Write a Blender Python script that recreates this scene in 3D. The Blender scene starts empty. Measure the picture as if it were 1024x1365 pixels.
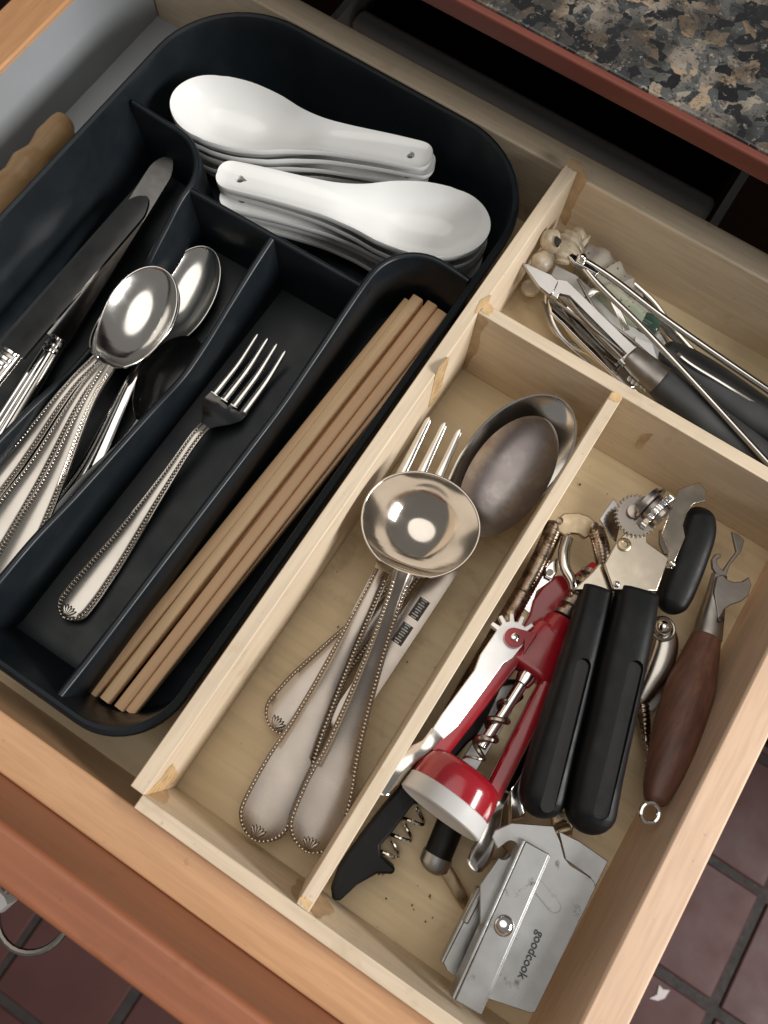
import bpy, bmesh, math, random
import numpy as np
from mathutils import Matrix, Vector
random.seed(7); np.random.seed(7)
R = math.radians
sc = bpy.context.scene
col = sc.collection

# ---------------------------------------------------------------- camera (all lengths below in cm, meshes in m)
CAM = np.array([1.1104131, 1.0733696, 6.6278552]) * 5.7
CR = np.array([[0.83935664, 0.54266032, 0.03162613],
               [-0.52923351, 0.80253871, 0.27539701],
               [0.12406583, -0.24789391, 0.96081022]])
FPX = 1056.13
cd = bpy.data.cameras.new('camera'); cam = bpy.data.objects.new('camera', cd); col.objects.link(cam)
M = Matrix([[CR[0][i], CR[1][i], CR[2][i], CAM[i] * .01] for i in range(3)] + [[0, 0, 0, 1]])
cam.matrix_world = M
cd.sensor_width = 36; cd.lens = FPX / 1365 * 36
cd.clip_start = .02; cd.clip_end = 60
cd.dof.use_dof = True; cd.dof.focus_distance = .37; cd.dof.aperture_fstop = 15
sc.camera = cam

# ---------------------------------------------------------------- world, lamps, exposure
w = bpy.data.worlds.new('World'); sc.world = w; w.use_nodes = True
bg = w.node_tree.nodes['Background']; bg.inputs[0].default_value = (1.0, .965, .92, 1); bg.inputs[1].default_value = .20
def area(name, loc, target, sx, sy, power, color):
    l = bpy.data.lights.new(name, 'AREA'); l.shape = 'ELLIPSE' if sx > 1.5 else 'RECTANGLE'; l.size = sx; l.size_y = sy; l.energy = power; l.color = color
    o = bpy.data.objects.new(name, l); col.objects.link(o); o.location = loc
    d = Vector(target) - Vector(loc); o.rotation_euler = d.to_track_quat('-Z', 'Y').to_euler(); return o
EL, AZ, DIST = R(29), R(8), 2.1
tgt = Vector((-.05, .15, .03))
area('window_light', tgt + DIST * Vector((math.cos(EL) * math.cos(AZ), math.cos(EL) * math.sin(AZ), math.sin(EL))), tgt, 1.1, .44, 50, (1, .985, .965))
area('overhead_fill', (-.28, .32, 1.85), (-.28, .32, 0), 2.1, 1.7, 13, (1, .955, .895))  # added soft fill for overhead bounce and broad reflections in the metal
sc.view_settings.view_transform = 'Standard'; sc.view_settings.look = 'None'; sc.view_settings.exposure = 0; sc.view_settings.gamma = 1
sc.cycles.max_bounces = 10; sc.cycles.glossy_bounces = 6; sc.cycles.use_denoising = True

# ---------------------------------------------------------------- pixel rays met with real planes
def ray(u):
    return CR.T @ np.array([(u[0] - 512) / FPX, -(u[1] - 682.5) / FPX, -1.])
def P(x, y, z=0.):
    d = ray((x, y)); return CAM + (z - CAM[2]) / d[2] * d
def onx(x, y, X):
    d = ray((x, y)); return CAM + (X - CAM[0]) / d[0] * d
def ony(x, y, Y):
    d = ray((x, y)); return CAM + (Y - CAM[1]) / d[1] * d

# ---------------------------------------------------------------- mesh helpers
class MB:
    def __init__(s): s.v = []; s.f = []
    def add(s, vs, fs):
        b = len(s.v); s.v += [tuple(map(float, q)) for q in vs]; s.f += [tuple(b + i for i in f) for f in fs]; return s
def pchip(xs, ys, x):
    xs = np.asarray(xs, float); ys = np.asarray(ys, float); h = np.diff(xs); d = np.diff(ys) / h
    m = np.zeros(len(xs))
    for i in range(1, len(xs) - 1):
        if d[i - 1] * d[i] > 0:
            w1 = 2 * h[i] + h[i - 1]; w2 = h[i] + 2 * h[i - 1]; m[i] = (w1 + w2) / (w1 / d[i - 1] + w2 / d[i])
    m[0] = d[0]; m[-1] = d[-1]
    x = np.clip(x, xs[0], xs[-1]); k = np.clip(np.searchsorted(xs, x) - 1, 0, len(h) - 1)
    t = (x - xs[k]) / h[k]
    return ((1 + 2 * t) * (1 - t) ** 2 * ys[k] + t * (1 - t) ** 2 * h[k] * m[k] + t * t * (3 - 2 * t) * ys[k + 1] + t * t * (t - 1) * h[k] * m[k + 1])
def spline(pts, n):
    pts = np.asarray(pts, float); L = np.r_[0, np.cumsum(np.linalg.norm(np.diff(pts, axis=0), axis=1))]
    s = np.linspace(0, L[-1], n); m = np.gradient(pts, L, axis=0) if len(pts) > 2 else np.repeat((pts[1:] - pts[:1]) / L[-1], 2, 0)
    k = np.clip(np.searchsorted(L, s) - 1, 0, len(L) - 2); h = (L[k + 1] - L[k])[:, None]; t = ((s - L[k]) / h[:, 0])[:, None]
    return (1 + 2 * t) * (1 - t) ** 2 * pts[k] + t * (1 - t) ** 2 * h * m[k] + t * t * (3 - 2 * t) * pts[k + 1] + t * t * (t - 1) * h * m[k + 1]
def rings(mb, rs, cap=True, closed=False):
    n = len(rs[0]); vs = [q for r in rs for q in r]; fs = []
    N = len(rs)
    for i in range(N if closed else N - 1):
        j = (i + 1) % N
        for k in range(n):
            fs.append((i * n + k, i * n + (k + 1) % n, j * n + (k + 1) % n, j * n + k))
    if cap and not closed:
        fs.append(tuple(range(n - 1, -1, -1))); fs.append(tuple((N - 1) * n + k for k in range(n)))
    return mb.add(vs, fs)
def loft(mb, pts, a, b=None, n=14, expo=2., r0=0, r1=0, up=(0, 0, 1), cap=True):
    """closed tube along pts; half width a (sideways) and b (up), superellipse section, ends rounded over r0 / r1"""
    pts = np.asarray(pts, float); N = len(pts)
    a = np.ones(N) * a if np.isscalar(a) else np.asarray(a, float)
    b = a if b is None else (np.ones(N) * b if np.isscalar(b) else np.asarray(b, float))
    L = np.r_[0, np.cumsum(np.linalg.norm(np.diff(pts, axis=0), axis=1))]
    if r0 or r1:
        s = list(L)
        if r0: s += [r0 * (1 - math.cos(q)) for q in np.linspace(.0, math.pi / 2, 7)]
        if r1: s += [L[-1] - r1 * (1 - math.cos(q)) for q in np.linspace(.0, math.pi / 2, 7)]
        s = np.unique(np.round(s, 5))
        pts = np.array([np.interp(s, L, pts[:, i]) for i in range(3)]).T; a = np.interp(s, L, a); b = np.interp(s, L, b)
        f = np.ones(len(s))
        if r0: f *= np.where(s < r0, np.sqrt(np.clip(1 - (1 - s / r0) ** 2, .0004, 1)), 1)
        if r1: q = L[-1] - s; f *= np.where(q < r1, np.sqrt(np.clip(1 - (1 - q / r1) ** 2, .0004, 1)), 1)
        a = a * f; b = b * f; N = len(s)
    T = np.gradient(pts, axis=0); T /= np.linalg.norm(T, axis=1)[:, None] + 1e-12
    u = np.array(up, float); rs = []; last = None
    th = np.linspace(0, 2 * math.pi, n, endpoint=False)
    c, s_ = np.cos(th), np.sin(th)
    c = np.sign(c) * np.abs(c) ** (2 / expo); s_ = np.sign(s_) * np.abs(s_) ** (2 / expo)
    for i in range(N):
        sd = np.cross(u, T[i])
        if np.linalg.norm(sd) < .15: sd = last if last is not None else np.cross((1, 0, 0), T[i])
        sd = sd / np.linalg.norm(sd)
        if last is not None and sd @ last < 0: sd = -sd
        last = sd; uv = np.cross(T[i], sd)
        rs.append([pts[i] + sd * a[i] * c[k] + uv * b[i] * s_[k] for k in range(n)])
    return rings(mb, rs, cap)
def wire(mb, pts, r, n=8, N=None):
    """round rod of constant or listed radius, frame carried along the curve"""
    pts = np.asarray(pts, float)
    if N: pts = spline(pts, N)
    r = np.ones(len(pts)) * r if np.isscalar(r) else np.interp(np.linspace(0, 1, len(pts)), np.linspace(0, 1, len(r)), r)
    T = np.gradient(pts, axis=0); T /= np.linalg.norm(T, axis=1)[:, None] + 1e-12
    x = np.cross(T[0], (0, 0, 1.)); x = x if np.linalg.norm(x) > .1 else np.cross(T[0], (1., 0, 0)); x /= np.linalg.norm(x); rs = []
    for i in range(len(pts)):
        x = x - T[i] * (x @ T[i]); x /= np.linalg.norm(x); y = np.cross(T[i], x)
        rs.append([pts[i] + r[i] * (x * math.cos(q) + y * math.sin(q)) for q in np.linspace(0, 2 * math.pi, n, endpoint=False)])
    return rings(mb, rs)
def box(mb, x0, x1, y0, y1, z0, z1):
    v = [(x, y, z) for z in (z0, z1) for x, y in ((x0, y0), (x1, y0), (x1, y1), (x0, y1))]
    return mb.add(v, [(3, 2, 1, 0), (4, 5, 6, 7), (0, 1, 5, 4), (1, 2, 6, 5), (2, 3, 7, 6), (3, 0, 4, 7)])
def prism(mb, top, off):
    """solid between a polygon of 3-D points and the same polygon moved by off"""
    top = [np.asarray(q, float) for q in top]; n = len(top); off = np.asarray(off, float)
    return mb.add(top + [q + off for q in top], [tuple(range(n)), tuple(range(2 * n - 1, n - 1, -1))] + [(k, (k + 1) % n, n + (k + 1) % n, n + k) for k in range(n)])
def pp(poly, z): return [P(q[0], q[1], q[2] if len(q) > 2 else z) for q in poly]
def pprism(mb, poly, z, th): return prism(mb, pp(poly, z), (0, 0, -th))
class Frame:
    """local axes: s from A towards B, t to the left, n up"""
    def __init__(f, A, B, roll=0, flat=False):
        A = np.array(A, float); B = np.array(B, float)
        if flat: A[2] = B[2] = 0
        f.o = A; d = B - A; f.L = np.linalg.norm(d); f.e = d / f.L
        l = np.cross((0, 0, 1.), f.e)
        if np.linalg.norm(l) < 1e-6: l = np.cross((1., 0, 0), f.e)
        l /= np.linalg.norm(l); u = np.cross(f.e, l)
        c, s = math.cos(roll), math.sin(roll); f.l = l * c + u * s; f.u = u * c - l * s
    def __call__(f, s, t=0, n=0): return f.o + f.e * s + f.l * t + f.u * n
def lathe(mb, F, prof, n=24, cap=True):
    """prof: (s, radius) along the frame's axis"""
    rs = [[F(s, r * math.cos(q), r * math.sin(q)) for q in np.linspace(0, 2 * math.pi, n, endpoint=False)] for s, r in prof]
    return rings(mb, rs, cap)
def ball(mb, c, r, n=6, m=4, sq=(1, 1, 1)):
    c = np.array(c, float); vs = [c + (0, 0, r * sq[2])]; fs = []
    for i in range(1, m):
        a = math.pi * i / m
        vs += [c + np.array((r * math.sin(a) * math.cos(q) * sq[0], r * math.sin(a) * math.sin(q) * sq[1], r * math.cos(a) * sq[2])) for q in np.linspace(0, 2 * math.pi, n, endpoint=False)]
    vs.append(c - (0, 0, r * sq[2]))
    for k in range(n):
        fs.append((0, 1 + k, 1 + (k + 1) % n)); fs.append((len(vs) - 1, 1 + (m - 2) * n + (k + 1) % n, 1 + (m - 2) * n + k))
        for i in range(m - 2):
            fs.append((1 + i * n + k, 1 + (i + 1) * n + k, 1 + (i + 1) * n + (k + 1) % n, 1 + i * n + (k + 1) % n))
    return mb.add(vs, fs)
def helix(F, s0, s1, r, turns, n=16, ph=0):
    N = int(turns * n) + 1
    return [F(s0 + (s1 - s0) * i / (N - 1), r * math.cos(ph + 2 * math.pi * i / n), r * math.sin(ph + 2 * math.pi * i / n)) for i in range(N)]

def obj(name, mb, mat, parent=None, base=None, bevel=0., seg=2, ang=38, cut=None, sub=0, uvrot=None):
    o_ = np.array(parent['base'] if parent is not None else (base if base is not None else (0, 0, 0)), float)
    me = bpy.data.meshes.new(name)
    me.from_pydata([tuple((np.array(q) - o_) * .01) for q in mb.v], [], mb.f)
    bm = bmesh.new(); bm.from_mesh(me); bmesh.ops.remove_doubles(bm, verts=bm.verts, dist=2e-6)
    bmesh.ops.dissolve_degenerate(bm, edges=bm.edges, dist=1e-7)
    bmesh.ops.recalc_face_normals(bm, faces=bm.faces); bm.to_mesh(me); bm.free()
    o = bpy.data.objects.new(name, me); col.objects.link(o)
    if cut is not None:
        cm = bpy.data.meshes.new('cut'); cm.from_pydata([tuple((np.array(q) - o_) * .01) for q in cut.v], [], cut.f)
        bm = bmesh.new(); bm.from_mesh(cm); bmesh.ops.remove_doubles(bm, verts=bm.verts, dist=1e-6); bmesh.ops.recalc_face_normals(bm, faces=bm.faces); bm.to_mesh(cm); bm.free()
        co = bpy.data.objects.new('cut', cm); col.objects.link(co)
        md = o.modifiers.new('b', 'BOOLEAN'); md.operation = 'DIFFERENCE'; md.object = co; md.solver = 'EXACT'; md.use_self = True
        dg = bpy.context.evaluated_depsgraph_get(); nm = bpy.data.meshes.new_from_object(o.evaluated_get(dg))
        o.modifiers.clear(); o.data = nm; bpy.data.objects.remove(co); bpy.data.meshes.remove(cm); bpy.data.meshes.remove(me); me = nm; me.name = name
    me.materials.clear(); me.materials.append(mat)
    me.polygons.foreach_set('use_smooth', [True] * len(me.polygons)); me.set_sharp_from_angle(angle=R(ang))
    if bevel:
        b = o.modifiers.new('bevel', 'BEVEL'); b.width = bevel * .01; b.segments = seg; b.limit_method = 'ANGLE'; b.angle_limit = R(40); b.harden_normals = False
    if sub:
        b = o.modifiers.new('sub', 'SUBSURF'); b.levels = sub; b.render_levels = sub
    if parent is not None: o.parent = parent
    else: o.location = tuple(o_ * .01)
    return o
def tag(o, label, cat, group=None):
    o['label'] = label; o['category'] = cat
    if group: o['group'] = group
    return o
def thing(name, label, cat, base, group=None):
    o = bpy.data.objects.new(name, None); col.objects.link(o); o.empty_display_size = .01
    b = [float(q) for q in base]; o.location = [q * .01 for q in b]; o['base'] = b
    return tag(o, label, cat, group)
def struct(o): o['kind'] = 'structure'; return o
def stuff(o): o['kind'] = 'stuff'; return o
def copy_tree(o, parent=None):
    c = o.copy(); col.objects.link(c)
    if parent is not None: c.parent = parent
    for ch in list(o.children): copy_tree(ch, c)
    return c

# ---------------------------------------------------------------- materials
class NT:
    def __init__(s, name):
        s.m = bpy.data.materials.new(name); s.m.use_nodes = True; s.t = s.m.node_tree; s.b = s.t.nodes['Principled BSDF']
        s.tc = s.t.nodes.new('ShaderNodeTexCoord').outputs['Object']
    def n(s, typ, **kw):
        nd = s.t.nodes.new(typ)
        for k, v in kw.items():
            if k.startswith('i_'):
                kk = k[2:]; kk = int(kk) if kk.isdigit() else kk.replace('_', ' ')
                if isinstance(v, bpy.types.NodeSocket): s.t.links.new(v, nd.inputs[kk])
                else: nd.inputs[kk].default_value = v
            else: setattr(nd, k, v)
        return nd
    def map(s, scale, rot=(0, 0, 0), loc=(0, 0, 0)): return s.n('ShaderNodeMapping', i_Vector=s.tc, i_Scale=scale, i_Rotation=rot, i_Location=loc).outputs[0]
    def noise(s, scale, detail=3, vec=None, rough=.55, dist=0):
        return s.n('ShaderNodeTexNoise', i_Vector=vec if vec is not None else s.tc, i_Scale=scale, i_Detail=detail, i_Roughness=rough, i_Distortion=dist).outputs['Fac']
    def vor(s, scale, vec=None, feature='F1', out='Distance'):
        return s.n('ShaderNodeTexVoronoi', i_Vector=vec if vec is not None else s.tc, i_Scale=scale, feature=feature).outputs[out]
    def ramp(s, fac, stops, interp='LINEAR'):
        r = s.n('ShaderNodeValToRGB', i_Fac=fac); r.color_ramp.interpolation = interp
        e = r.color_ramp.elements
        while len(e) < len(stops): e.new(.5)
        for k, (p, c) in enumerate(stops):
            e[k].position = p; e[k].color = (c, c, c, 1) if np.isscalar(c) else (*c, 1)
        return r.outputs[0]
    def mix(s, f, a, b, blend='MIX'):
        m = s.n('ShaderNodeMix', data_type='RGBA', blend_type=blend)
        for sock, v in ((m.inputs[0], f), (m.inputs[6], a), (m.inputs[7], b)):
            if isinstance(v, bpy.types.NodeSocket): s.t.links.new(v, sock)
            elif np.isscalar(v): sock.default_value = v if sock == m.inputs[0] else (v, v, v, 1)
            else: sock.default_value = (*v, 1)
        return m.outputs[2]
    def set(s, **kw):
        for k, v in kw.items():
            sock = s.b.inputs[k.replace('_', ' ')]
            if isinstance(v, bpy.types.NodeSocket): s.t.links.new(v, sock)
            elif isinstance(v, tuple): sock.default_value = (*v, 1) if len(v) == 3 else v
            else: sock.default_value = v
        return s
    def bump(s, h, strength=.2, dist=.001):
        b = s.n('ShaderNodeBump', i_Height=h, i_Strength=strength, i_Distance=dist); s.t.links.new(b.outputs[0], s.b.inputs['Normal']); return s

def wood(name, c1, c2, rotz=0., scale=1., rough=.55, stain=None, contrast=1., axis='x', coat=0., vary=0.):
    t = NT(name)
    st = {'x': (6, 90, 90), 'y': (90, 6, 90), 'z': (90, 90, 6)}[axis]
    v = t.map(tuple(q * scale for q in st), (0, 0, rotz))
    g = t.noise(1, 5, v, .6, .6); g2 = t.noise(4, 3, v, .7)
    gm = t.mix(.35, g, g2)
    c = t.ramp(gm, [(.5 - .2 / contrast, c2), (.5 + .15 / contrast, c1)])
    fine = t.noise(1, 2, t.map(tuple(q * scale * 4.5 for q in st), (0, 0, rotz)), .6)
    c = t.mix(t.ramp(fine, [(.42, .30), (.56, 0.)]), c, tuple(.74 * q for q in c2))
    c = t.mix(t.ramp(t.noise(330, 2), [(.70, 0.), (.76, .35)]), c, tuple(.4 * q for q in c2))
    big = t.noise(14, 3)
    c = t.mix(t.ramp(big, [(.35, 0.), (.7, .35)]), c, tuple(.72 * q for q in c1))
    if vary: c = t.mix(t.n('ShaderNodeMath', operation='MULTIPLY', i_0=t.n('ShaderNodeObjectInfo').outputs['Random'], i_1=vary).outputs[0], c, (.66, .36, .19))
    if stain: c = t.mix(t.ramp(t.noise(28, 4, None, .7), [(.58, 0.), (.72, .5)]), c, stain)
    t.set(Base_Color=c, Roughness=t.ramp(g, [(.3, rough - .08), (.7, rough + .1)]), Coat_Weight=coat, Coat_Roughness=.3)
    return t.bump(gm, .12, .0006).m
PLY = wood('pale_plywood', (.78, .645, .475), (.68, .545, .385), axis='x', stain=(.42, .28, .15))
PLYY = wood('pale_plywood_lengthwise', (.80, .66, .49), (.70, .56, .40), axis='y', stain=(.45, .31, .17))
BIRCH = wood('bare_birch_side', (.80, .57, .40), (.68, .45, .29), axis='y', scale=1.2)
RAIL = wood('varnished_orange_maple', (.68, .40, .21), (.55, .30, .15), axis='x', rough=.4, coat=.2)
RAILY = wood('varnished_orange_maple_side', (.60, .32, .15), (.47, .23, .10), axis='y', rough=.4, coat=.2)
FLOORW = wood('drawer_bottom_veneer', (.74, .60, .385), (.66, .525, .325), axis='x', scale=.5, stain=(.30, .20, .10), contrast=.7)
CHERRY = wood('cherry_stained_wood', (.37, .135, .062), (.26, .082, .038), axis='x', rough=.46, scale=.5, coat=.15, stain=(.16, .045, .03))
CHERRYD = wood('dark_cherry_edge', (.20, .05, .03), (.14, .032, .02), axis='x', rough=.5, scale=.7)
CHOP = wood('bare_bamboo', (.97, .69, .40), (.84, .55, .29), axis='x', rough=.5, vary=.75)
DOWEL = wood('turned_beech', (.42, .26, .12), (.30, .175, .075), axis='y', rough=.5)
WALNUT = wood('walnut_handle', (.20, .085, .052), (.065, .028, .02), axis='y', rough=.48, scale=1.0, contrast=1.6, stain=(.03, .014, .01))
def simple(name, c, rough, metal=0., noise=.0, nscale=40., bump=0., bs=200., dirt=None, dscale=60., dth=.6, coat=0., rvar=.1, spec=.5):
    t = NT(name); n = t.noise(nscale, 4)
    cc = t.mix(t.ramp(n, [(.35, 0.), (.7, 1.)]), tuple(q * (1 - noise) for q in c), tuple(min(1, q * (1 + noise)) for q in c)) if noise else c
    if dirt: cc = t.mix(t.ramp(t.noise(dscale, 5, None, .7), [(dth, 0.), (dth + .1, .85)]), cc, dirt)
    t.set(Specular_IOR_Level=spec, Base_Color=cc, Roughness=t.ramp(t.noise(nscale * 2.3, 4), [(.3, max(.02, rough - rvar)), (.75, rough + rvar)]), Metallic=metal, Coat_Weight=coat, Coat_Roughness=.15)
    if bump: t.bump(t.noise(bs, 4), bump, .0005)
    return t.m
STEEL = simple('polished_steel', (.72, .70, .665), .16, 1., .05, rvar=.05)
STEELD = simple('steel_painted_dark_reflection', (.40, .385, .37), .17, 1., .08, rvar=.05)  # steel darkened in its colour, standing in for dark surroundings mirrored in it
NICKEL = simple('warm_nickel_plate', (.50, .44, .355), .22, 1., .08, 60, rvar=.06)
SILVER = simple('satin_silver_handle', (.50, .465, .42), .26, 1., .05, 30, rvar=.04)
WARMSTEEL = simple('worn_silver_plate', (.37, .325, .285), .27, 1., .08, 26, rvar=.05)
POLW = simple('polished_warm_silver', (.60, .545, .48), .13, 1., .08, 40, rvar=.05)
TARN = simple('tarnished_silver_plate', (.36, .33, .305), .38, 1., .14, 30, rvar=.07, dirt=(.26, .225, .225), dscale=22, dth=.52)
CHROME = simple('chrome', (.80, .79, .77), .07, 1., .03, rvar=.03)
DULL = simple('brushed_tinplate', (.37, .37, .365), .40, 1., .10, 45, rvar=.1, dirt=(.12, .105, .09), dscale=120, dth=.605)
GLARE = simple('lever_window_glare', (.88, .88, .88), .26, .6, .03, 45, rvar=.05)  # lever metal whitened in its colour to stand in for the window's reflection
DULLD = simple('dull_iron', (.30, .275, .25), .42, 1., .2, 60, rvar=.1)
BRASS = simple('old_brass', (.52, .41, .27), .33, 1., .2, 80, rvar=.1)
RIBBED = simple('worn_ribbed_nickel', (.36, .28, .215), .28, 1., .35, 120, rvar=.1, dirt=(.10, .06, .035), dscale=160, dth=.5)
BEAD = simple('bright_bead_silver', (.74, .68, .60), .2, 1., .05, rvar=.05)
GROOVE = simple('tarnish_in_groove', (.26, .22, .18), .45, 1., .1, 60)
TRAY = simple('dark_blue_black_plastic', (.0082, .0115, .0145), .38, 0., .12, 30, .06, 900, dirt=(.055, .06, .065), dscale=210, dth=.69, spec=.32)
BLK = simple('matt_black_plastic', (.0045, .0045, .005), .46, 0., 0, 60, .08, 1500, dirt=(.05, .05, .05), dscale=300, dth=.74, spec=.22)
BLKG = simple('glossy_black_plastic', (.006, .006, .007), .12, 0., 0, 60, spec=.25)
RUB = simple('grey_black_rubber', (.040, .041, .040), .55, 0., .2, 50, .1, 900)
RED = simple('red_lacquer', (.28, .008, .016), .20, 0., .08, 40, coat=.4)
GREYP = simple('frosted_grey_plastic', (.50, .49, .475), .55, 0., .05, 40)
PORC = simple('white_porcelain', (.80, .80, .785), .16, 0., .01, 30, coat=.4, rvar=.05)
GREYW = simple('grey_laminate', (.32, .335, .35), .5, 0., .05, 18, dirt=(.2, .2, .2), dscale=25, dth=.64)
GLUE = simple('dried_glue', (.68, .46, .24), .3, 0., .25, 120)
GLUEP = simple('thin_glue_smear', (.52, .37, .22), .45, 0., .2, 120)
WHITEP = simple('white_plastic', (.70, .69, .66), .4, 0., .05, 50)
SHELL = simple('cream_shell', (.62, .54, .42), .35, 0., .25, 160, .2, 300)
BLACKB = simple('black_enamel', (.006, .006, .0065), .3, 0., 0, 40)
CLOTH = NT('printed_pouch_cloth')
_c = CLOTH.mix(CLOTH.ramp(CLOTH.noise(55, 4), [(.45, 0.), (.62, .8)]), (.46, .43, .36), (.33, .28, .27))
_c = CLOTH.mix(CLOTH.ramp(CLOTH.vor(260), [(.12, .9), (.22, 0.)]), _c, (.12, .09, .08))
CLOTH = CLOTH.set(Base_Color=_c, Roughness=.8).bump(CLOTH.noise(500, 3), .2, .0005).m
SPECK = NT('speckled_pale_green_glaze')
_c = SPECK.mix(SPECK.ramp(SPECK.noise(45, 3), [(.45, 0.), (.6, 1.)]), (.60, .60, .47), (.42, .50, .36))
_c = SPECK.mix(SPECK.ramp(SPECK.vor(320), [(.10, 1.), (.18, 0.)]), _c, (.05, .05, .03))
SPECK = SPECK.set(Base_Color=_c, Roughness=.3).m
GRAN = NT('speckled_granite')
_v = GRAN.n('ShaderNodeMapping', i_Vector=GRAN.tc).outputs[0]
_w = GRAN.n('ShaderNodeTexNoise', i_Vector=GRAN.tc, i_Scale=70., i_Detail=3.).outputs['Color']
_vv = GRAN.n('ShaderNodeVectorMath', operation='MULTIPLY_ADD', i_0=_w, i_1=(.016, .016, .016), i_2=GRAN.tc).outputs[0]
_f = GRAN.n('ShaderNodeTexVoronoi', i_Vector=_vv, i_Scale=175.).outputs['Color']
_g = GRAN.n('ShaderNodeSeparateColor', i_Color=_f).outputs[0]
_c = GRAN.ramp(_g, [(0., (.008, .008, .009)), (.24, (.018, .019, .021)), (.36, (.055, .06, .063)), (.52, (.11, .112, .105)), (.66, (.20, .17, .14)), (.80, (.29, .25, .20)), (.95, (.34, .24, .15))])
_big = GRAN.noise(26, 3, None, .6)
_c = GRAN.mix(GRAN.ramp(_big, [(.44, .75), (.60, 0.)]), _c, (.012, .0125, .014))
_n = GRAN.noise(210, 6, _vv, .8)
_c = GRAN.mix(GRAN.ramp(_n, [(.53, 0.), (.60, .85)]), _c, (.012, .012, .013))
_n2 = GRAN.noise(330, 5, None, .75)
_c = GRAN.mix(GRAN.ramp(_n2, [(.59, 0.), (.68, .7)]), _c, (.36, .33, .28))
_n3 = GRAN.noise(600, 2, None, .6)
_c = GRAN.mix(GRAN.ramp(_n3, [(.60, 0.), (.66, .6)]), _c, (.02, .02, .02))
GRAN = GRAN.set(Base_Color=_c, Roughness=.22).m
TILE = simple('plum_quarry_tile', (.088, .038, .035), .5, 0., .14, 7, .12, 120, spec=.22)
GROUT = simple('dark_grout', (.035, .028, .026), .8, 0., .2, 60, .4, 400)
INK = simple('black_ink', (.02, .018, .017), .5)
PAPER = simple('pale_paper', (.62, .56, .55), .7)
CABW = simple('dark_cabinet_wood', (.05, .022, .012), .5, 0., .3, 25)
LEATH = simple('brown_leather', (.24, .11, .06), .45, 0., .25, 60, .2, 200)

U = 5.7
# ================================================================ the setting
ZF = -12.55 * U
g = P(1021, 1194, ZF); TS = 15.2; PITCH = (P(1021, 1194, ZF) - P(949, 1344, ZF))[1]
gx, gy = g[0], g[1]
fl = MB(); box(fl, -260, 260, -260, 260, ZF - 6, ZF - .35)
floor = struct(obj('floor', fl, GROUT, base=(0, 0, ZF))); floor['base'] = [0, 0, float(ZF)]
tm = MB(); hw = (PITCH - 1.25) / 2; box(tm, -hw, hw, -hw, hw, ZF - 2, ZF)
t0 = None
for i in range(-6, 5):
    for j in range(-8, 4):
        cx, cy = gx + (i + .5) * PITCH, gy + (j + .5) * PITCH
        if t0 is None:
            t0 = obj('floor_tile', tm, TILE, base=(0, 0, 0), bevel=.25); o = t0
        else: o = t0.copy(); col.objects.link(o)
        o.parent = floor; o.location = (cx * .01, cy * .01, -ZF * .01 + random.uniform(-.0006, .0006)); o.rotation_euler = (random.uniform(-.002, .002), random.uniform(-.002, .002), 0)
sp = MB(); pz = ZF + .15
pprism(sp, [(866, 1331), (876, 1326), (879, 1313), (884, 1319), (893, 1320), (886, 1331), (877, 1334)], pz, .12)
tag(obj('paper_scrap', sp, PAPER, base=P(880, 1325, ZF)), 'small torn scrap of pale paper lying on the dark floor tiles', 'paper scrap')

# counter with granite top over the cabinet
YC = 33.0
ct = thing('kitchen_counter', 'speckled granite counter with a red brown wooden edge behind the open drawer', 'counter', (0, YC + 30, 11.4))
m = MB(); box(m, -90, 90, YC + .42, YC + 62, 11.5, 12.12); obj('granite_top', m, GRAN, ct, bevel=.1)
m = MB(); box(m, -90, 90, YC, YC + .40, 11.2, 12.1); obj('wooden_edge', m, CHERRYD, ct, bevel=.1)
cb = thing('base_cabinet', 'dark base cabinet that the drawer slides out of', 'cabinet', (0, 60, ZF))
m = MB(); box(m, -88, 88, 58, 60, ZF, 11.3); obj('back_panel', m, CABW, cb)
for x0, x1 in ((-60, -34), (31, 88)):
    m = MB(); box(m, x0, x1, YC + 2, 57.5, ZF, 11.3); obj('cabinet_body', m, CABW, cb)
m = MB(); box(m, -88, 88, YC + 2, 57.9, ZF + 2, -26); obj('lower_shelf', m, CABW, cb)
# dark box seen in the gap behind the drawer
pl, pr = P(438, 12, 0)[0], P(952, 300, 0)[0]
bx = thing('black_box', 'black box with thin white side edges in the dark gap behind the drawer', 'box', ((pl + pr) / 2, 50, -12))
m = MB(); box(m, pl + .5, pr - .5, P(900, 262, -1.6)[1] + .8, 57.5, -12, -2.0); obj('body', m, BLACKB, bx, bevel=.4, seg=4)
for x in (pl, pr):
    m = MB(); box(m, x - .25, x + .25, 36.2, 57.4, -12, -1.0); obj('side_edge', m, PORC, bx, bevel=.05)
yl = P(900, 262, -1.6)[1]
m = MB(); box(m, pl + .5, pr - .5, yl, yl + 1.5, -3.4, -1.6); obj('lit_front_edge', m, simple('edge_light_grey', (.6, .6, .58), .5), bx, bevel=.5, seg=4)  # grey colour stands in for light caught along the black box's front edge
m = MB(); loft(m, [(pr + .8 + k * 1.6, 38.5 + (k % 2) * .4, -3.5) for k in range(9)], 2.6, 2.2, r0=1.5, r1=1.5)
tag(obj('leather_case', m, LEATH, base=(pr + 6, 38.5, -5.8)), 'dark brown leather case beside the white edged black box', 'case')

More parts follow.
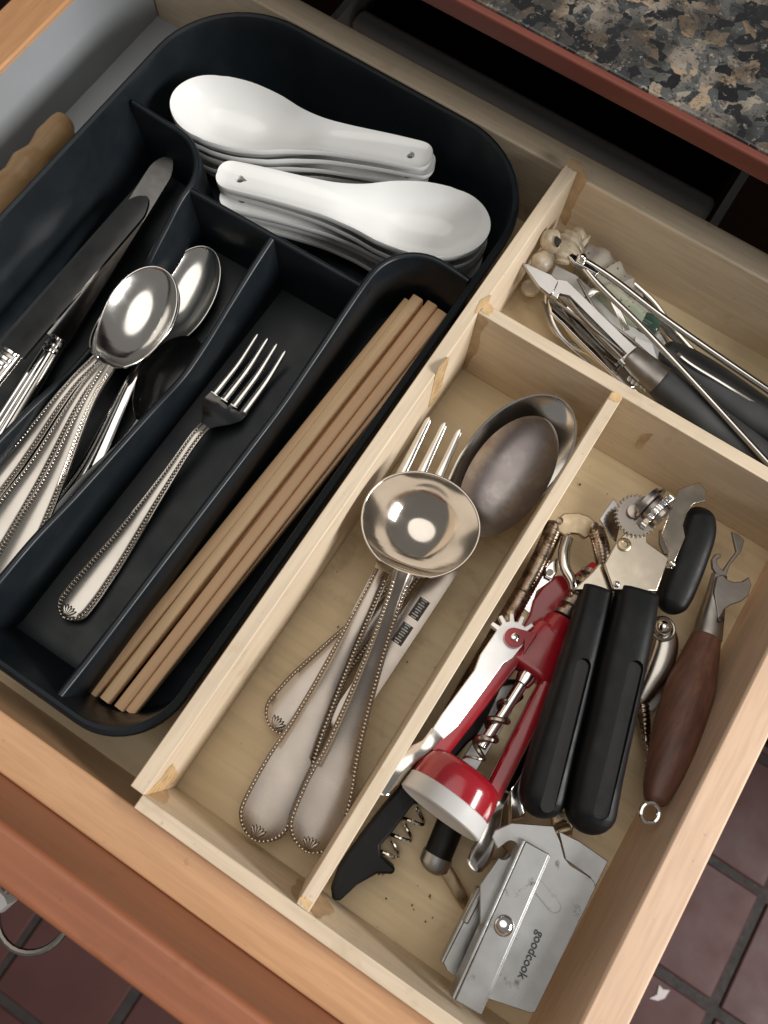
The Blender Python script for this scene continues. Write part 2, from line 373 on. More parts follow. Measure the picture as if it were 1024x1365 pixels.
# ================================================================ the drawer
H = 4.99
dr = thing('pulled_out_drawer', 'open kitchen drawer with a red brown front and pale wooden box', 'drawer', (-4, 16, -1.2))
XL, XR = -26.55, 18.66
m = MB(); box(m, XL - .3, XR + .3, -1.0, 34.6, -.6, 0); obj('bottom', m, FLOORW, dr)
m = MB(); box(m, XR, XR + 1.59, -2.49, 35.75, -1.2, H); obj('right_side', m, BIRCH, dr, bevel=.12)
m = MB(); box(m, XL - 2.6, XL - .12, -2.49, 35.75, -1.2, H); obj('left_side', m, RAILY, dr, bevel=.12)
m = MB(); box(m, XL - .12, XL, -.66, 34.3, 0, H - .25); obj('grey_lining', m, GREYW, dr)
m = MB(); box(m, XL, -21.5, -.64, 34.28, .004, .06); obj('grey_lining', m, GREYW, dr)
m = MB(); box(m, XL, XR - .002, 34.31, 35.75, -1.2, H - .004); obj('back_board', m, PLY, dr, bevel=.1)
m = MB(); box(m, XL, XR - .002, -2.49, -.665, -1.2, H - .004); obj('front_rail', m, RAIL, dr, bevel=.1)
m = MB(); box(m, XL - 6, XR + 6, -4.08, -2.5, -7, 9.35); obj('front_panel', m, CHERRY, dr, bevel=.22, seg=3)
# the small ring seen below the front panel
rg = MB(); zc = -4.5
c = P(46, 1216, zc); wire(rg, [c + np.array([1.75 * math.cos(q), 1.75 * math.sin(q), 0]) for q in np.linspace(0, 2 * math.pi, 30)], .17, 8)
tag(obj('metal_ring', rg, DULLD, base=c), 'grey metal ring hanging below the red brown drawer front', 'ring')
hk = MB(); prism(hk, pp([(-40, 1150), (6, 1196), (10, 1206), (-8, 1222), (-60, 1230)], -4), (0, 0, -1.2))
tag(obj('towel_corner', hk, GREYP, base=P(0, 1200, -6)), 'pale grey corner of a cloth just below the drawer front', 'cloth')

# ================================================================ the wooden insert
T = .64; HD = 5.7
ins = thing('drawer_insert', 'pale plywood insert with glued dividers making the right hand compartments', 'drawer insert', (9, 17, 0))
YB0, YB1 = 24.7, 25.33; XC0, XC1 = 7.62, 8.18; YF0 = -.57
m = MB(); box(m, 0, T, 0, 34.3, .01, HD); A = obj('divider_board', m, PLYY, ins, bevel=.04)
m = MB(); box(m, T + .004, XR - .03, YB0, YB1, .01, HD - .01); B = obj('divider_board', m, PLY, ins, bevel=.04)
m = MB(); box(m, XC0, XC1, .01, YB0 - .01, .01, HD - .02); C = obj('divider_board', m, PLYY, ins, bevel=.04)
m = MB(); box(m, T - .06, XR - .03, YF0, -.004, .01, HD - .03); obj('front_board', m, PLY, ins, bevel=.04)
def blob(fn, pix, off, mat, n=26, jag=.5):
    pts = [fn(*q) for q in pix]; pts = pts + [pts[0]]
    q = spline(pts, n)[:-1]; q = q + np.random.uniform(-jag, jag, (n - 1, 3)) * .08
    o3 = np.array(off, float); k = np.argmax(np.abs(o3)); q[:, k] = np.mean(q[:, k]) if False else fn(*pix[0])[k]
    mm = MB(); prism(mm, q + o3, -o3 * .5); return obj('glue_stain', mm, mat, ins)
blob(lambda x, y: onx(x, y, T), [(215, 1037), (222, 1026), (235, 1026), (236, 1040), (222, 1050), (196, 1058)], (.02, 0, 0), GLUE)
blob(lambda x, y: ony(x, y, 0), [(193, 1060), (222, 1052), (224, 1066), (205, 1067)], (0, .02, 0), GLUEP)
blob(lambda x, y: onx(x, y, T), [(576, 520), (585, 490), (596, 476), (592, 500), (582, 530), (575, 540)], (.02, 0, 0), GLUE)
blob(lambda x, y: P(x, y, HD), [(632, 420), (640, 402), (655, 393), (650, 405), (640, 414)], (0, 0, .02), GLUE)
blob(lambda x, y: P(x, y, HD - .01), [(641, 414), (650, 404), (658, 412), (650, 421)], (0, 0, .02), GLUE)
blob(lambda x, y: ony(x, y, YB0), [(638, 418), (648, 424), (640, 446), (638, 464), (628, 480), (620, 492), (622, 470), (630, 440)], (0, -.02, 0), GLUEP)
blob(lambda x, y: ony(x, y, 34.3), [(772, 226), (782, 232), (776, 252), (764, 276), (752, 300), (748, 292), (760, 256)], (0, -.02, 0), GLUEP)
blob(lambda x, y: P(x, y, HD), [(752, 218), (758, 212), (780, 222), (774, 230), (762, 226)], (0, 0, .02), GLUEP)
blob(lambda x, y: P(x, y, HD - .02), [(397, 1199), (404, 1196), (416, 1204), (413, 1212)], (0, 0, .02), GLUE)
blob(lambda x, y: ony(x, y, 0), [(395, 1200), (390, 1192), (394, 1178), (404, 1170), (412, 1180)], (0, .02, 0), GLUEP)
blob(lambda x, y: ony(x, y, 0), [(414, 1212), (428, 1192), (438, 1202), (430, 1222), (422, 1224)], (0, .02, 0), GLUEP)
blob(lambda x, y: P(x, y, HD - .02), [(816, 524), (822, 522), (830, 530), (824, 536), (812, 532)], (0, 0, .02), GLUE)
blob(lambda x, y: ony(x, y, YB0), [(846, 592), (858, 580), (870, 578), (862, 588), (850, 598)], (0, -.02, 0), GLUEP)

# ================================================================ black tray
tr = thing('cutlery_tray', 'black plastic cutlery tray with moulded compartments filling the left of the drawer', 'cutlery tray', (-11, 17, 0))
def rrect(x0, x1, y0, y1, rb, rf, n=12):
    q = []
    for cx, cy, a0, r in ((x1 - rb, y1 - rb, 0, rb), (x0 + rb, y1 - rb, 90, rb), (x0 + rf, y0 + rf, 180, rf), (x1 - rf, y0 + rf, 270, rf)):
        q += [(cx + r * math.cos(R(a0 + 90 * k / n)), cy + r * math.sin(R(a0 + 90 * k / n))) for k in range(n + 1)]
    return q
def ring_at(d, z): return [(x, y, z) for x, y in rrect(-21.05 + d, -.28 - d, .55 + d, 34.15 - d, max(5.2 - d * .9, 1.5), max(3.05 - d * .6, 1.2))]
m = MB()
rings(m, [ring_at(1.35, .05), ring_at(.95, .5), ring_at(.30, 4.75), ring_at(.02, 4.80), ring_at(0, 4.95), ring_at(.06, 5.12), ring_at(.2, 5.18), ring_at(.34, 5.12), ring_at(.40, 4.9),
          ring_at(1.02, .9), ring_at(1.15, .58), ring_at(1.5, .40)], cap=True)
obj('tray_shell', m, TRAY, tr)
def tray_wall(path, tops, th=.17, name='divider'):
    """thin moulded wall: path of (x, y), tops = (position along the path 0..1, height)"""
    q = np.array(path, float); L = np.r_[0, np.cumsum(np.linalg.norm(np.diff(q, axis=0), axis=1))]
    s = np.linspace(0, L[-1], max(24, int(L[-1] * 3))); xy = np.array([np.interp(s, L, q[:, i]) for i in range(2)]).T
    z = pchip([a for a, b in tops], [b for a, b in tops], s / L[-1])
    d = np.gradient(xy, axis=0); d /= np.linalg.norm(d, axis=1)[:, None]; nn = np.c_[-d[:, 1], d[:, 0]]
    rs = []
    for k in range(len(s)):
        def v(o, zz): return (*(xy[k] + nn[k] * o), zz)
        rs.append([v(-th - .18, .38), v(-th, z[k] - .12), v(-th * .6, z[k] - .03), v(0, z[k]), v(th * .6, z[k] - .03), v(th, z[k] - .12), v(th + .18, .38)])
    mm = MB(); rings(mm, rs); return obj(name, mm, TRAY, tr, ang=50)
def arc(cx, cy, r, a0, a1, n=10): return [(cx + r * math.cos(R(a)), cy + r * math.sin(R(a))) for a in np.linspace(a0, a1, n)]
XKS, XSF, XFC = -15.0, -10.03, -4.75
yd = lambda y, y0, y1: (y0 - y * U) / (y0 - y1)
tray_wall([(-20.4, 25.9), (-18.2, 25.8)] + arc(-17.6, 23.2, 2.6, 90, 0) + [(XKS, 1.2)], [(0, 4.55), (.1, 4.55), (.24, 4.5), (.31, 3.75), (.36, 3.1), (.41, 2.3), (.46, 1.9), (.58, 2.0), (.68, 2.6), (.8, 3.1), (.93, 4.1), (1, 4.3)])
tray_wall([(XKS, 23.35), (XFC + .2, 23.6)], [(0, 4.45), (1, 4.45)])
tray_wall([(XSF, 23.3), (XSF, 1.0)], [(0, 4.45), (.06, 4.15), (.17, 3.5), (.28, 2.8), (.34, 2.6), (.45, 2.95), (.68, 3.6), (.82, 4.15), (1, 4.3)])
tray_wall([(-.75, 26.4), (-1.9, 26.5)] + arc(-2.35, 24.1, 2.4, 90, 180) + [(XFC, .9)], [(0, 4.95), (.2, 5.0), (.35, 4.4), (.47, 4.0), (.75, 4.25), (.93, 4.4), (1, 4.6)])

# ================================================================ porcelain soup spoons
def soup_mesh(F):
    Ls = 12.9; s = np.r_[np.linspace(0, 1, 9) ** 2 * .9, np.linspace(.9, 7.0, 20)[1:], 7.0 + (Ls - 7.0) * np.sin(np.linspace(0, math.pi / 2, 22))[1:]]
    Wd = pchip([0, .9, 3, 5, 6.6, 8.2, 9.8, 11.2, 12.3, 12.75, Ls], [.82, .86, .9, 1.0, 1.3, 1.85, 2.1, 2.0, 1.4, .82, 0.02], s)
    f0 = np.clip(s / .7, 0, 1); Wd = Wd * np.clip(1 - (1 - f0) ** 2.6, .0, 1) ** .42
    e = np.clip((Ls - s) / 2.1, 0, 1); Wd = np.where(s > 10.8, 1.98 * np.sqrt(np.clip(1 - (1 - e) ** 2, 1e-5, 1)), Wd)
    Zr = pchip([0, 2, 4.5, 6.5, 8.5, 11, Ls], [1.95, 1.9, 1.72, 1.6, 1.66, 1.75, 1.85], s)
    Dp = pchip([0, .5, 3, 5.2, 7, 9, 10.8, 12.2, Ls], [.02, .16, .24, .40, .95, 1.5, 1.5, .8, 0.01], s)
    F_ = F; F = lambda a, b, c: F_(a * 1.065 - .42, b * 1.03, c)
    rs = []; nt = 15
    for k in range(len(s)):
        tt = np.sin(np.linspace(-math.pi / 2, math.pi / 2, nt)); th = .26
        top = [F(s[k], q * (Wd[k] - .07 * min(1, Wd[k])), Zr[k] - Dp[k] * (1 - abs(q) ** 2.9)) for q in tt]
        bot = [F(s[k], q * Wd[k], Zr[k] - .10 - th * (1 - .55 * q ** 4) - Dp[k] * .95 * (1 - abs(q) ** 3.0)) for q in tt[::-1]]
        rs.append(top + bot)
    m = MB(); rings(m, rs); return m
def soup_stack(A, B, z, n, group, labels, dz=.62):
    F0 = Frame(P(*A, z), P(*B, z), flat=True)
    base = F0(6.5); F = Frame(base - F0.e * 6.45, base + F0.e * 6.45)
    first = None
    for k in range(n):
        zz = z - 1.9 - (n - 1 - k) * dz
        o = thing('soup_spoon', labels[k], 'soup spoon', (base[0], base[1], 0), group) if first is None else copy_tree(first)
        if first is None:
            cut = MB(); prism(cut, [F(.70 + .22 * math.cos(a) + (.16 if abs(a) < .3 else 0), .22 * math.sin(a), 3) for a in np.linspace(-math.pi, math.pi, 12, endpoint=False)], (0, 0, -3))
            obj('spoon_body', soup_mesh(F), PORC, o, cut=cut, ang=60); first = o
        o['label'] = labels[k]
        j = random.uniform(-.15, .15)
        o.location = ((base[0] + (k - n + 1) * -.0 + j) * .01, (base[1] + random.uniform(-.1, .1) * (k < n - 1)) * .01, zz * .01)
        o.rotation_euler = (0, 0, random.uniform(-.03, .03) * (k < n - 1))
soup_stack((568, 209), (240, 129), 4.45, 5, 'white soup spoons in the rear stack', ['white porcelain soup spoon at the bottom of the rear stack', 'second white soup spoon from the bottom of the rear stack', 'middle white soup spoon of the rear stack with its bowl at left', 'white soup spoon just below the top one of the rear stack', 'topmost white soup spoon of the rear stack with its bowl at left'])
soup_stack((300, 232), (672, 309), 4.6, 5, 'white soup spoons in the front stack', ['white porcelain soup spoon at the bottom of the front stack', 'second white soup spoon from the bottom of the front stack', 'middle white soup spoon of the front stack with its bowl at right', 'white soup spoon just below the top one of the front stack', 'topmost white soup spoon of the front stack with its bowl at right'])

# ================================================================ flatware
def strip(F, s, W, Z, D, th=.16, nt=11, pw=2., groove=0):
    rs = []
    tt = np.sin(np.linspace(-math.pi / 2, math.pi / 2, nt))
    if groove:
        tt = np.array([-1, -.97, -.93, -.86, -.80, -.74, -.69, -.5, -.25, 0, .25, .5, .69, .74, .80, .86, .93, .97, 1]); gr = {.97: 0, .93: .35, .86: .95, .80: 1., .74: .7, .69: .0}
        for k in range(len(s)):
            g = groove * min(1, W[k] / .5); mw = max(W[k], 1e-4)
            tl = np.array([np.sign(q) * max(0, 1 - (1 - abs(q)) * min(1.8, .62 / mw)) if abs(q) > .6 else q * max(0, 1 - .31 * min(1.8, .62 / mw)) / .69 for q in tt])
            top = [F(s[k], tl[i] * W[k], Z[k] - D[k] * (1 - abs(tl[i]) ** 2) - g * gr.get(round(abs(q), 2), 0)) for i, q in enumerate(tt)]
            bot = [F(s[k], q * W[k] * .985, Z[k] - D[k] * (1 - abs(q) ** 2) - th - .02) for q in tl[::-1]]
            rs.append(top + bot)
        m = MB(); rings(m, rs); return m
    for k in range(len(s)):
        t_ = th if np.isscalar(th) else th[k]
        top = [F(s[k], q * W[k], Z[k] - D[k] * (1 - abs(q) ** pw)) for q in tt]
        bot = [F(s[k], q * W[k] * .985, Z[k] - D[k] * (1 - abs(q) ** pw) - t_ * (1 - .6 * q ** 6)) for q in tt[::-1]]
        rs.append(top + bot)
    m = MB(); rings(m, rs); return m
def flatware(name, label, cat, A, B, zA, zB, hw, zp, neck, mat, bowl=None, bmat=None, beads=True, roll=0, group=None, th=.17, tines=None, dome=.15, bname='bowl', egg=None, n=46, bead_to=.97):
    """A handle end, B tip (pixels); hw: (s, half width) of the handle, zp: (s, height) of the whole centre line, bowl: list of (s, half width, depth)"""
    F = Frame(P(*A, zA), P(*B, zB), flat=True); L = F.L
    f0 = F.o.copy()
    if roll:
        Fr = Frame(F.o, F.o + F.e * L, roll)
        zc = float(np.interp(.8 * L, [a * L for a, b in zp], [b for a, b in zp]))
        def G(s, t=0, nn=0): return Fr(s, t, nn - zc) + np.array((0, 0, zc))
    else: G = F
    o = thing(name, label, cat, (*F(L * .5)[:2], .4), group)
    neck *= L
    s = np.unique(np.r_[neck * .12 * (1 - np.cos(np.linspace(0, math.pi / 2, 12))), np.linspace(neck * .12, neck, n)])
    W = pchip([a * L for a, b in hw], [b for a, b in hw], s); e = np.clip(s / (.9 * max(b for a, b in hw[:4])), 0, 1)
    W = W * np.sqrt(np.clip(1 - (1 - e) ** 2, 1e-6, 1))
    zs = lambda q: pchip([a * L for a, b in zp], [b for a, b in zp], q)
    obj('handle', strip(G, s, W, zs(s), -dome * np.minimum(1, W / .5), th, nt=13, pw=2., groove=.07 if beads else 0), mat, o, ang=50)
    if beads:
        for sgn in (-1, 1):
            rs = []
            for k in np.linspace(1, len(s) - 1, 60).astype(int):
                if W[k] < .22: continue
                zk = float(zs(s[k])); rs.append((G(s[k], sgn * (W[k] - .21), zk + dome * .3 - .012), G(s[k], sgn * (W[k] - .045), zk - .012), G(s[k], sgn * (W[k] - .045), zk - .05), G(s[k], sgn * (W[k] - .21), zk - .05)))
            mg = MB(); rings(mg, rs); obj('bead_groove', mg, GROOVE, o)
        m = MB(); acc = 0; ss = np.linspace(.0, neck * bead_to, 1400); WW = np.interp(ss, s, W); ZZ = zs(ss)
        for sgn in (-1, 1):
            last = None
            for k in range(len(ss)):
                wq = max(WW[k] - .125, 0.0)
                if WW[k] < .12: continue
                q = G(ss[k], sgn * wq, ZZ[k] + dome * .2 + .01)
                if last is None or np.linalg.norm(q - last) > .17:
                    ball(m, q, .078, 6, 4); last = q
        stuff(obj('bead_trim', m, BEAD, o, ang=80))
        m = MB()     # small shell ornament at the end of the handle
        for k in range(-2, 3):
            a = k * .32; p0 = G(.10, 0, zs(.1) + dome); p1 = G(.10 + .55 * math.cos(a), .42 * math.sin(a) * 1.4, zs(.6) + dome + .02)
            loft(m, np.array([p0 + (p1 - p0) * q for q in np.linspace(0, 1, 5)]), [.03, .07, .09, .08, .02], .05, n=6)
        obj('shell_ornament', m, mat, o, ang=80)
    if bowl:
        b = np.array(bowl, float); s0, s1 = neck, L
        x = np.linspace(0, 1, 30); x = np.sin(x * math.pi / 2) ** 1.0
        sb = np.unique(np.r_[s0 + (s1 - s0) * x, s0 + (s1 - s0) * .25 * np.linspace(0, 1, 12) ** 1.5])
        fr = (sb - s0) / (s1 - s0)
        Wb = pchip(b[:, 0], b[:, 1], fr); Wt = max(b[:, 1])
        tip = np.clip((1 - fr) / .36, 0, 1); Wb = np.where(fr > .64, pchip(b[:, 0], b[:, 1], np.full_like(fr, .64)) * np.sqrt(np.clip(1 - (1 - tip) ** 2, 1e-5, 1)), Wb)
        Db = pchip(b[:, 0], b[:, 2], fr)
        if egg:
            c0, wm, dm = egg; ell = np.where(fr < c0, np.sqrt(np.clip(1 - ((c0 - fr) / (c0 + .015)) ** 2, 0, 1)), np.sqrt(np.clip(1 - ((fr - c0) / (1 - c0)) ** 2, 1e-5, 1)))
            Wb = np.maximum(ell * wm, np.where(fr < .25, W[-1] * (1 + fr), 0.004)); Db = np.sign(dm) * abs(dm) * np.clip(ell, 0, 1) ** 1.35 * np.clip(fr / .12, 0, 1) ** .7
        if egg and egg[2] > 0 and not roll:
            m = MB(); wire(m, [G(sb[k], sg * Wb[k], zs(sb[k]) - .03) for sg in (1, -1) for k in (range(3, len(sb)) if sg > 0 else range(len(sb) - 2, 2, -1))], .06, 7); obj('rim', m, bmat or mat, o, ang=80)
        o2 = obj(bname, strip(G, sb, Wb, zs(sb), Db, .13, nt=21, pw=2.2), bmat or mat, o, ang=70)
    if tines:
        nT, wH, sroot, spread = tines; sr = sroot * L
        sb = np.linspace(neck, sr, 16); fr = (sb - neck) / (sr - neck)
        Wb = W[-1] + (wH - W[-1]) * (np.sin(np.clip(fr * 1.25, 0, 1) * math.pi / 2) ** 1.4)
        obj('head', strip(G, sb, Wb, zs(sb), .24 * fr, .16, nt=15), bmat or mat, o, ang=60)
        for k in range(nT):
            c = (k - (nT - 1) / 2) / ((nT - 1) / 2); wt = wH / nT * .76
            q = np.linspace(sr - .05, L - abs(c) * .12, 14); f = (q - sr) / (L - sr)
            m = MB(); loft(m, [G(a, c * (wH - wt) * (1 + (spread - 1) * f_), zs(a) - .02) for a, f_ in zip(q, f)], wt * (1 - .54 * np.clip(f, 0, 1)), .10 * (1 - .5 * np.clip(f, 0, 1)), n=8, expo=3, r1=.35)
            obj('tine', m, bmat or mat, o, ang=60)
    return o, G, L, zs

HW = lambda a, b, c: [(0, a), (.06, a), (.13, a * .98), (.28, a * .70), (.45, a * .48 + b * .1), (.6, b), (.66, c)]
# dinner fork alone in its compartment
flatware('dinner_fork', 'single dinner fork with a beaded handle lying alone in the tray', 'fork', (86, 824), (364, 452), .8, 1.4,
         [(0, .80), (.08, .82), (.16, .74), (.3, .54), (.45, .36), (.58, .27), (.66, .27)], [(0, .85), (.2, .8), (.45, 1.3), (.62, 1.7), (.70, 1.25), (.78, .85), (.86, .85), (1, 1.35)], .66, SILVER, bmat=STEEL, tines=(4, 1.12, .77, .94))
TB = [(0, .30, .0), (.06, .36, .02), (.2, .95, .22), (.42, 1.52, .55), (.62, 1.60, .62), (.8, 1.4, .55), (1, .05, .0)]
sh = [(0, .80), (.1, .84), (.2, .74), (.35, .52), (.5, .36), (.6, .28), (.68, .30)]
zz = lambda b, q=0: [(0, b + .1), (.3, b + .15), (.6, b + .9), (.68, b + .75), (.8, b + .45 + q), (1, b + .75 + q)]
for lab, A_, B_, b_ in (('table spoon under the fanned stack with its beaded handle leftmost', (-92, 735), (226, 372), 1.5), ('table spoon between two others with its beaded handle in the middle of the fan', (-55, 775), (221, 366), 1.95), ('topmost shiny table spoon of the fan with its beaded handle at right', (-20, 812), (214, 357), 2.4)):
    flatware('table_spoon', lab, 'spoon', A_, B_, b_ + .2, b_ + .75, sh, zz(b_), .685, SILVER, bowl=TB, egg=(.55, 1.68, .85), bmat=STEEL, group='beaded table spoons in the tray')
flatware('teaspoon', 'plain shiny spoon whose bowl shows behind the fanned table spoons', 'spoon', (28, 790), (277, 328), .8, 1.6, sh, zz(.75), .68, CHROME, bowl=TB, egg=(.55, 1.55, .8), bmat=STEEL, beads=False)
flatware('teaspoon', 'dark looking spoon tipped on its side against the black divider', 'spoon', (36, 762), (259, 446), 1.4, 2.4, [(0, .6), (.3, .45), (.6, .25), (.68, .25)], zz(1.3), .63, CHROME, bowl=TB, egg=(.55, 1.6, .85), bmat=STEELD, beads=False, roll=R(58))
# table knives
def knife(label, A, N, B, zA, zN, zB, roll, hwid, bwid):
    F = Frame(P(*N, zN), P(*B, zB), roll); Fh = Frame(P(*A, zA), P(*N, zN))
    o = thing('table_knife', label, 'knife', (*P(*N, .5)[:2], .5), 'table knives in the tray')
    L = F.L; s = np.unique(np.r_[np.linspace(0, L - 1.2, 14), L - 1.2 * (1 - np.sin(np.linspace(0, math.pi / 2, 9)))])
    e = np.clip((L - s) / 1.3, 0, 1)
    up = bwid * np.sqrt(np.clip(1 - (1 - e) ** 2, 1e-4, 1)); lo = -bwid * .8 * np.clip(e * 1.2, .0, 1) ** .5
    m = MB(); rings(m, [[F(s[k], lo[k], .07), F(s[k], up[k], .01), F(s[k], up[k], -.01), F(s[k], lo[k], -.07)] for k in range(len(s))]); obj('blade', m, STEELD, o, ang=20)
    n = 20; q = np.linspace(0, Fh.L, n); m = MB()
    loft(m, [Fh(a) for a in q], hwid * (1 - .35 * q / Fh.L), .38 * (1 - .2 * q / Fh.L), n=14, expo=2.6, r0=.5); obj('handle', m, SILVER, o)
    m = MB()
    for d in (0.1, .5, .8): lathe(m, Frame(Fh(Fh.L - d - .14), Fh(Fh.L - d + .14)), [(0, .36), (.07, .47), (.2, .47), (.28, .36)], 14)
    obj('bolster', m, CHROME, o)
    m = MB()
    for t in (-.4, 0, .4): loft(m, [Fh(a, t * hwid * (1 - .3 * a / Fh.L), .33) for a in np.linspace(.6, Fh.L - .8, 8)], .10, .09, n=8, r0=.2, r1=.2)
    obj('fluting', m, CHROME, o)
knife('upper table knife with a dark reflecting blade lying across another knife', (-105, 615), (18, 470), (196, 262), 2.8, 2.8, 3.1, R(-13), .75, .95)
knife('lower table knife whose bright rounded tip shows past the upper blade', (-40, 640), (78, 452), (228, 210), 1.2, 1.3, 2.0, R(3), .7, .74)

# serving cutlery in the middle compartment
gh = [(0, 1.12), (.07, 1.2), (.14, 1.14), (.26, .82), (.42, .56), (.58, .42), (.66, .40), (.73, .46)]
o, G, L, zs = flatware('pierced_serving_spoon', 'large shiny serving spoon with pierced cut-outs lying under the tarnished spoon', 'serving spoon', (362, 972), (753, 535), .9, 3.6,
    [(0, 1.05), (.1, 1.1), (.2, .95), (.35, .65), (.5, .45), (.6, .4), (.64, .42)], [(0, .7), (.42, .85), (.56, 1.1), (.66, 2.0), (.8, 2.9), (1, 3.6)], .62, WARMSTEEL)
s0 = .62 * L; x = np.sin(np.linspace(0, 1, 34) * math.pi / 2); sb = s0 + (L - s0) * x; fr = (sb - s0) / (L - s0)
ell = np.where(fr < .55, np.sqrt(np.clip(1 - ((.55 - fr) / .565) ** 2, 0, 1)), np.sqrt(np.clip(1 - ((fr - .55) / .45) ** 2, 1e-5, 1)))
Wb = np.maximum(ell * 2.12, np.where(fr < .2, .45, .004)); Db = 1.15 * ell ** 1.3
cut = MB()
for (x_, y_, r_) in ((716, 562, .17), (711, 567, .17), (731, 586, .20), (726, 595, .20), (736, 597, .17), (722, 614, .17), (700, 572, .15)):
    c = P(x_, y_, 3.0); prism(cut, [c + np.array((r_ * math.cos(a), r_ * math.sin(a), 2)) for a in np.linspace(0, 6.283, 10, endpoint=False)], (0, 0, -4))
obj('bowl', strip(G, sb, Wb, zs(sb), Db, .12, nt=23, pw=2.2), STEEL, o, ang=70, cut=cut)
m = MB(); wire(m, [G(sb[k], sg * Wb[k], zs(sb[k]) - .03) for sg in (1, -1) for k in (range(4, len(sb)) if sg > 0 else range(len(sb) - 2, 3, -1))], .075, 8); obj('rim', m, CHROME, o)
o, G, L, zs = flatware('serving_spoon', 'dull tarnished serving spoon lying face down with stamped marks on its handle', 'serving spoon', (448, 975), (729, 558), 1.2, 3.6,
    [(0, .62), (.2, .60), (.5, .55), (.6, .45), (.64, .45)], [(0, 1.35), (.3, 1.5), (.5, 1.75), (.64, 2.6), (.8, 3.0), (1, 3.5)], .63, WARMSTEEL,
    bowl=[(0, .42, 0.), (.5, 2., -1.), (1, .05, 0.)], egg=(.50, 1.80, -.72), bmat=TARN, beads=False, dome=.05)
for a0, a1 in ((.275, .335), (.355, .415)):
    m = MB(); prism(m, [G(a0 * L, -.28, zs(a0 * L) + .062), G(a1 * L, -.28, zs(a1 * L) + .062), G(a1 * L, .26, zs(a1 * L) + .062), G(a0 * L, .26, zs(a0 * L) + .062)], (0, 0, -.03)); obj('maker_stamp', m, INK, o)
    m = MB()
    for k in range(8):
        a = a0 + (a1 - a0) * (k + .5) / 8; hgt = (.12, .16, .09, .14)[k % 4]
        prism(m, [G(a * L - .03, -hgt, zs(a * L) + .075), G(a * L + .03, -hgt, zs(a * L) + .075), G(a * L + .03, hgt, zs(a * L) + .075), G(a * L - .03, hgt, zs(a * L) + .075)], (0, 0, -.02))
    stuff(obj('stamp_lettering', m, DULLD, o))
flatware('serving_fork', 'serving fork with curved pointed tines lying under the ladle', 'serving fork', (338, 1120), (604, 568), 1.3, 2.4,
    gh, [(0, 1.2), (.3, 1.5), (.55, 2.2), (.64, 2.1), (.76, 1.5), (.86, 1.7), (1, 2.6)], .62, WARMSTEEL, bmat=STEEL, tines=(4, 1.62, .80, .90))
flatware('sauce_ladle', 'small silver ladle with a round bowl on top of the serving cutlery', 'ladle', (410, 1136), (582, 636), 1.7, 4.3,
    gh, [(0, 1.7), (.25, 2.0), (.5, 2.9), (.66, 3.9), (.74, 4.35), (.86, 4.45), (1, 4.5)], .725, WARMSTEEL,
    bowl=[(0, .46, 0.), (.05, .62, .05), (.16, 1.75, 1.0), (.36, 2.5, 2.05), (.55, 2.58, 2.4), (.64, 2.52, 2.3), (.8, 2.2, 1.75), (1, .05, 0.)], egg=(.52, 2.6, 1.75), bmat=POLW)

# ================================================================ chopsticks
cs = [((545, 405), (124, 925), 1.9, .36, 'chopstick on the left edge of the bundle nearest the lone fork'), ((557, 400), (141, 934), 2.15, .34, 'chopstick second from the left on top of the bundle'),
      ((576, 408), (160, 945), 1.95, .36, 'chopstick second from the right on top of the bundle'), ((589, 419), (174, 950), 1.8, .36, 'chopstick on the right edge of the bundle on top'),
      ((594, 428), (184, 938), 1.5, .35, 'lower chopstick at the right underneath the bundle'), ((566, 414), (152, 920), 1.5, .35, 'lower chopstick hidden in the middle underneath the bundle')]
chop = None
for k, (a, b, z, r, lab) in enumerate(cs):
    A_, B_ = P(*a, z), P(*b, z - .1); d = B_ - A_
    if chop is None:
        LL = 24.2; F = Frame((0, 0, 0), (1, 0, 0)); m = MB()
        for side in range(1):
            loft(m, [F(q) for q in np.linspace(0, LL, 10)], np.linspace(.315, .26, 10), np.linspace(.33, .26, 10), n=20, expo=5.5)
        chop = obj('chopstick', m, CHOP, base=(0, 0, 0), ang=60); o = chop
    else: o = chop.copy(); col.objects.link(o)
    tag(o, lab, 'chopstick', 'bamboo chopsticks in the tray')
    o.location = tuple(A_ * .01); o.rotation_euler = (0, math.asin(-d[2] / np.linalg.norm(d)), math.atan2(d[1], d[0]))
    o.scale = (np.linalg.norm(d) / 24.2, 1, 1)

# turned wooden handle beside the tray
q = [(92, 158), (84, 166), (78, 178), (70, 186), (62, 196), (55, 204), (40, 222), (20, 246), (0, 272), (-30, 308)]
m = MB(); rr = [.5, .8, .82, .68, .95, .82, 1.02, 1.15, 1.15, .9]
loft(m, spline([P(a, b, 2.0) for a, b in q], 50), np.interp(np.linspace(0, 1, 50), np.linspace(0, 1, 10), rr), n=18, r0=.3)
tag(obj('wooden_handle', m, DOWEL, base=P(40, 220, 0)), 'turned brown wooden handle lying between the tray and the grey drawer side', 'wooden handle')

